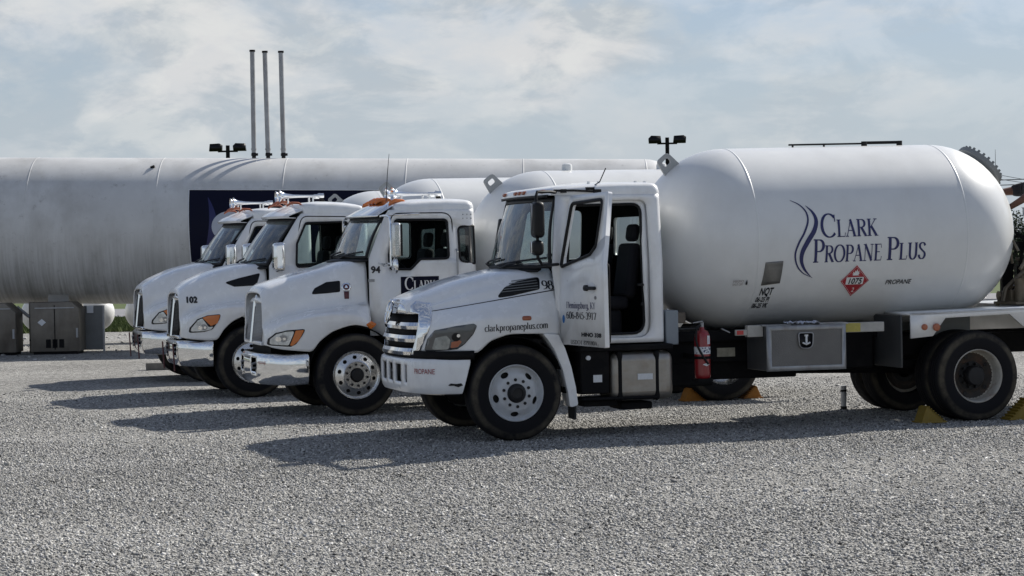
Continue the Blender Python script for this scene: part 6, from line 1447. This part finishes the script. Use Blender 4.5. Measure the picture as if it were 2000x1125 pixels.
n_ = 26000; px = rg_.uniform(-20, -6, n_); py = 59.2 + rg_.random(n_) ** 1.6 * 12; hh = rg_.uniform(.06, .16, n_); an = rg_.uniform(0, 6.28, n_); w_ = rg_.uniform(.012, .03, n_); tx = rg_.normal(0, .05, n_)
V = np.stack([np.stack([px - np.cos(an) * w_, py - np.sin(an) * w_, 0 * px - .01], 1), np.stack([px + np.cos(an) * w_, py + np.sin(an) * w_, 0 * px - .01], 1), np.stack([px + tx, py + tx, hh], 1)], 1).reshape(-1, 3)
me = bpy.data.meshes.new('grass_blades'); me.from_pydata(V.tolist(), [], np.arange(n_ * 3).reshape(-1, 3).tolist()); me.materials.append(GRASSM); o = link(bpy.data.objects.new('grass_blades', me)); o['kind'] = 'stuff'; tag(o, 'short green grass strip beyond the gravel under the storage tank', 'grass')

# loose stones in the near part of the yard: one mesh
def stones(name, n, y0, y1, smin, smax, seed, label, margin=1.04):
    r = np.random.default_rng(seed)
    u = r.random(n); Y = np.sqrt(y0 ** 2 + u * (y1 ** 2 - y0 ** 2)); kp = r.random(n) < np.clip((37 - Y) / 15, .12, 1) ** 1.2; Y = Y[kp]; n = len(Y)
    X = (r.random(n) * 2 - 1) * Y * .2326 * margin
    tn = .5 + .5 * np.sin(X * .55 + 1.3 * np.sin(Y * .45 + .6) + Y * .3) * np.cos(Y * .62 - X * .21 + 1.1 * np.sin(X * .4)); k2 = r.random(n) > .55 * np.clip((tn - .58) * 4, 0, 1) * np.clip((Y - 14) / 5, .25, 1); X, Y, tn = X[k2], Y[k2], tn[k2]; n = len(Y)
    base = np.array([(x, y, z) for z in (-1, 1) for y in (-1, 1) for x in (-1, 1)], float) / 1.5
    F = np.array([(0, 2, 3, 1), (4, 5, 7, 6), (0, 1, 5, 4), (2, 6, 7, 3), (0, 4, 6, 2), (1, 3, 7, 5)])
    v = base[None] * (1 + r.normal(0, .28, (n, 8, 3)))
    s = smin + (smax - smin) * r.random((n, 1, 1)) ** 2.6
    s = s * np.where(r.random((n, 1, 1)) < .0012, 2.4, 1); v *= s * np.stack([r.uniform(.8, 1.5, n), r.uniform(.7, 1.2, n), r.uniform(.35, .8, n)], 1)[:, None, :]
    a = r.uniform(0, 2 * math.pi, n); b_ = r.normal(0, .45, n); c = r.normal(0, .45, n)
    ca, sa, cb_, sb, cc, sc = np.cos(a), np.sin(a), np.cos(b_), np.sin(b_), np.cos(c), np.sin(c); O, I = np.zeros(n), np.ones(n)
    Rx = np.stack([I, O, O, O, cb_, -sb, O, sb, cb_], 1).reshape(n, 3, 3); Ry = np.stack([cc, O, sc, O, I, O, -sc, O, cc], 1).reshape(n, 3, 3); Rz = np.stack([ca, -sa, O, sa, ca, O, O, O, I], 1).reshape(n, 3, 3)
    v = np.einsum('nij,nkj->nki', Rz @ Ry @ Rx, v); v[:, :, 0] += X[:, None]; v[:, :, 1] += Y[:, None]; v[:, :, 2] += (s[:, :, 0] * .18)
    me = bpy.data.meshes.new(name); nv = n * 8; nf = n * 6
    me.vertices.add(nv); me.vertices.foreach_set('co', v.reshape(-1).astype(np.float32))
    fi = (np.arange(n)[:, None, None] * 8 + F[None]).reshape(-1); me.loops.add(nf * 4); me.loops.foreach_set('vertex_index', fi.astype(np.int32)); me.polygons.add(nf); me.polygons.foreach_set('loop_start', (np.arange(nf) * 4).astype(np.int32)); 
    tr_ = .5 + .5 * np.sin(Y * 2.1 + X * .35 + .8 * np.sin(X * .9)); tr_ = tr_ ** 3 * (.4 + .6 * tn); col = np.clip(r.normal(.325, .10, n) + (r.random(n) < .08) * .2 - (r.random(n) < .10) * .17, .06, .72); col = col * (.86 + .22 * tn + .16 * tr_); rgb = np.stack([col * 1.0, col * .99, col * r.uniform(.92, .99, n), np.ones(n)], 1)
    at = me.attributes.new('tone', 'FLOAT_COLOR', 'POINT'); at.data.foreach_set('color', np.repeat(rgb, 8, 0).reshape(-1).astype(np.float32))
    me.update(calc_edges=True); me.validate()
    M = bpy.data.materials.get('stone') or bpy.data.materials.new('stone'); M.use_nodes = True; t_ = M.node_tree; p_ = t_.nodes['Principled BSDF']; p_.inputs['Roughness'].default_value = .9; p_.inputs['Specular IOR Level'].default_value = .25
    if not p_.inputs['Base Color'].links:
        an_ = t_.nodes.new('ShaderNodeAttribute'); an_.attribute_name = 'tone'; nn = t_.nodes.new('ShaderNodeTexNoise'); nn.inputs['Scale'].default_value = 60; nn.inputs['Detail'].default_value = 4; cc_ = t_.nodes.new('ShaderNodeTexCoord'); t_.links.new(cc_.outputs['Object'], nn.inputs['Vector'])
        rr = t_.nodes.new('ShaderNodeMapRange'); rr.inputs[1].default_value = .3; rr.inputs[2].default_value = .7; rr.inputs[3].default_value = .75; rr.inputs[4].default_value = 1.15; t_.links.new(nn.outputs[0], rr.inputs[0])
        mm = t_.nodes.new('ShaderNodeMix'); mm.data_type = 'RGBA'; mm.blend_type = 'MULTIPLY'; mm.inputs[0].default_value = 1; t_.links.new(an_.outputs['Color'], mm.inputs[6]); t_.links.new(rr.outputs[0], mm.inputs[7]); t_.links.new(mm.outputs[2], p_.inputs['Base Color'])
    me.materials.append(M); o = link(bpy.data.objects.new(name, me)); o['kind'] = 'stuff'; tag(o, label, 'gravel')
stones('gravel_stones', 470000, 12.8, 34, .0038, .0150, 3, 'loose grey crushed stones covering the near part of the yard')
stones('gravel_stones', 14000, 43.5, 57, .012, .055, 8, 'coarse pale rubble along the far edge of the gravel under the storage tank')
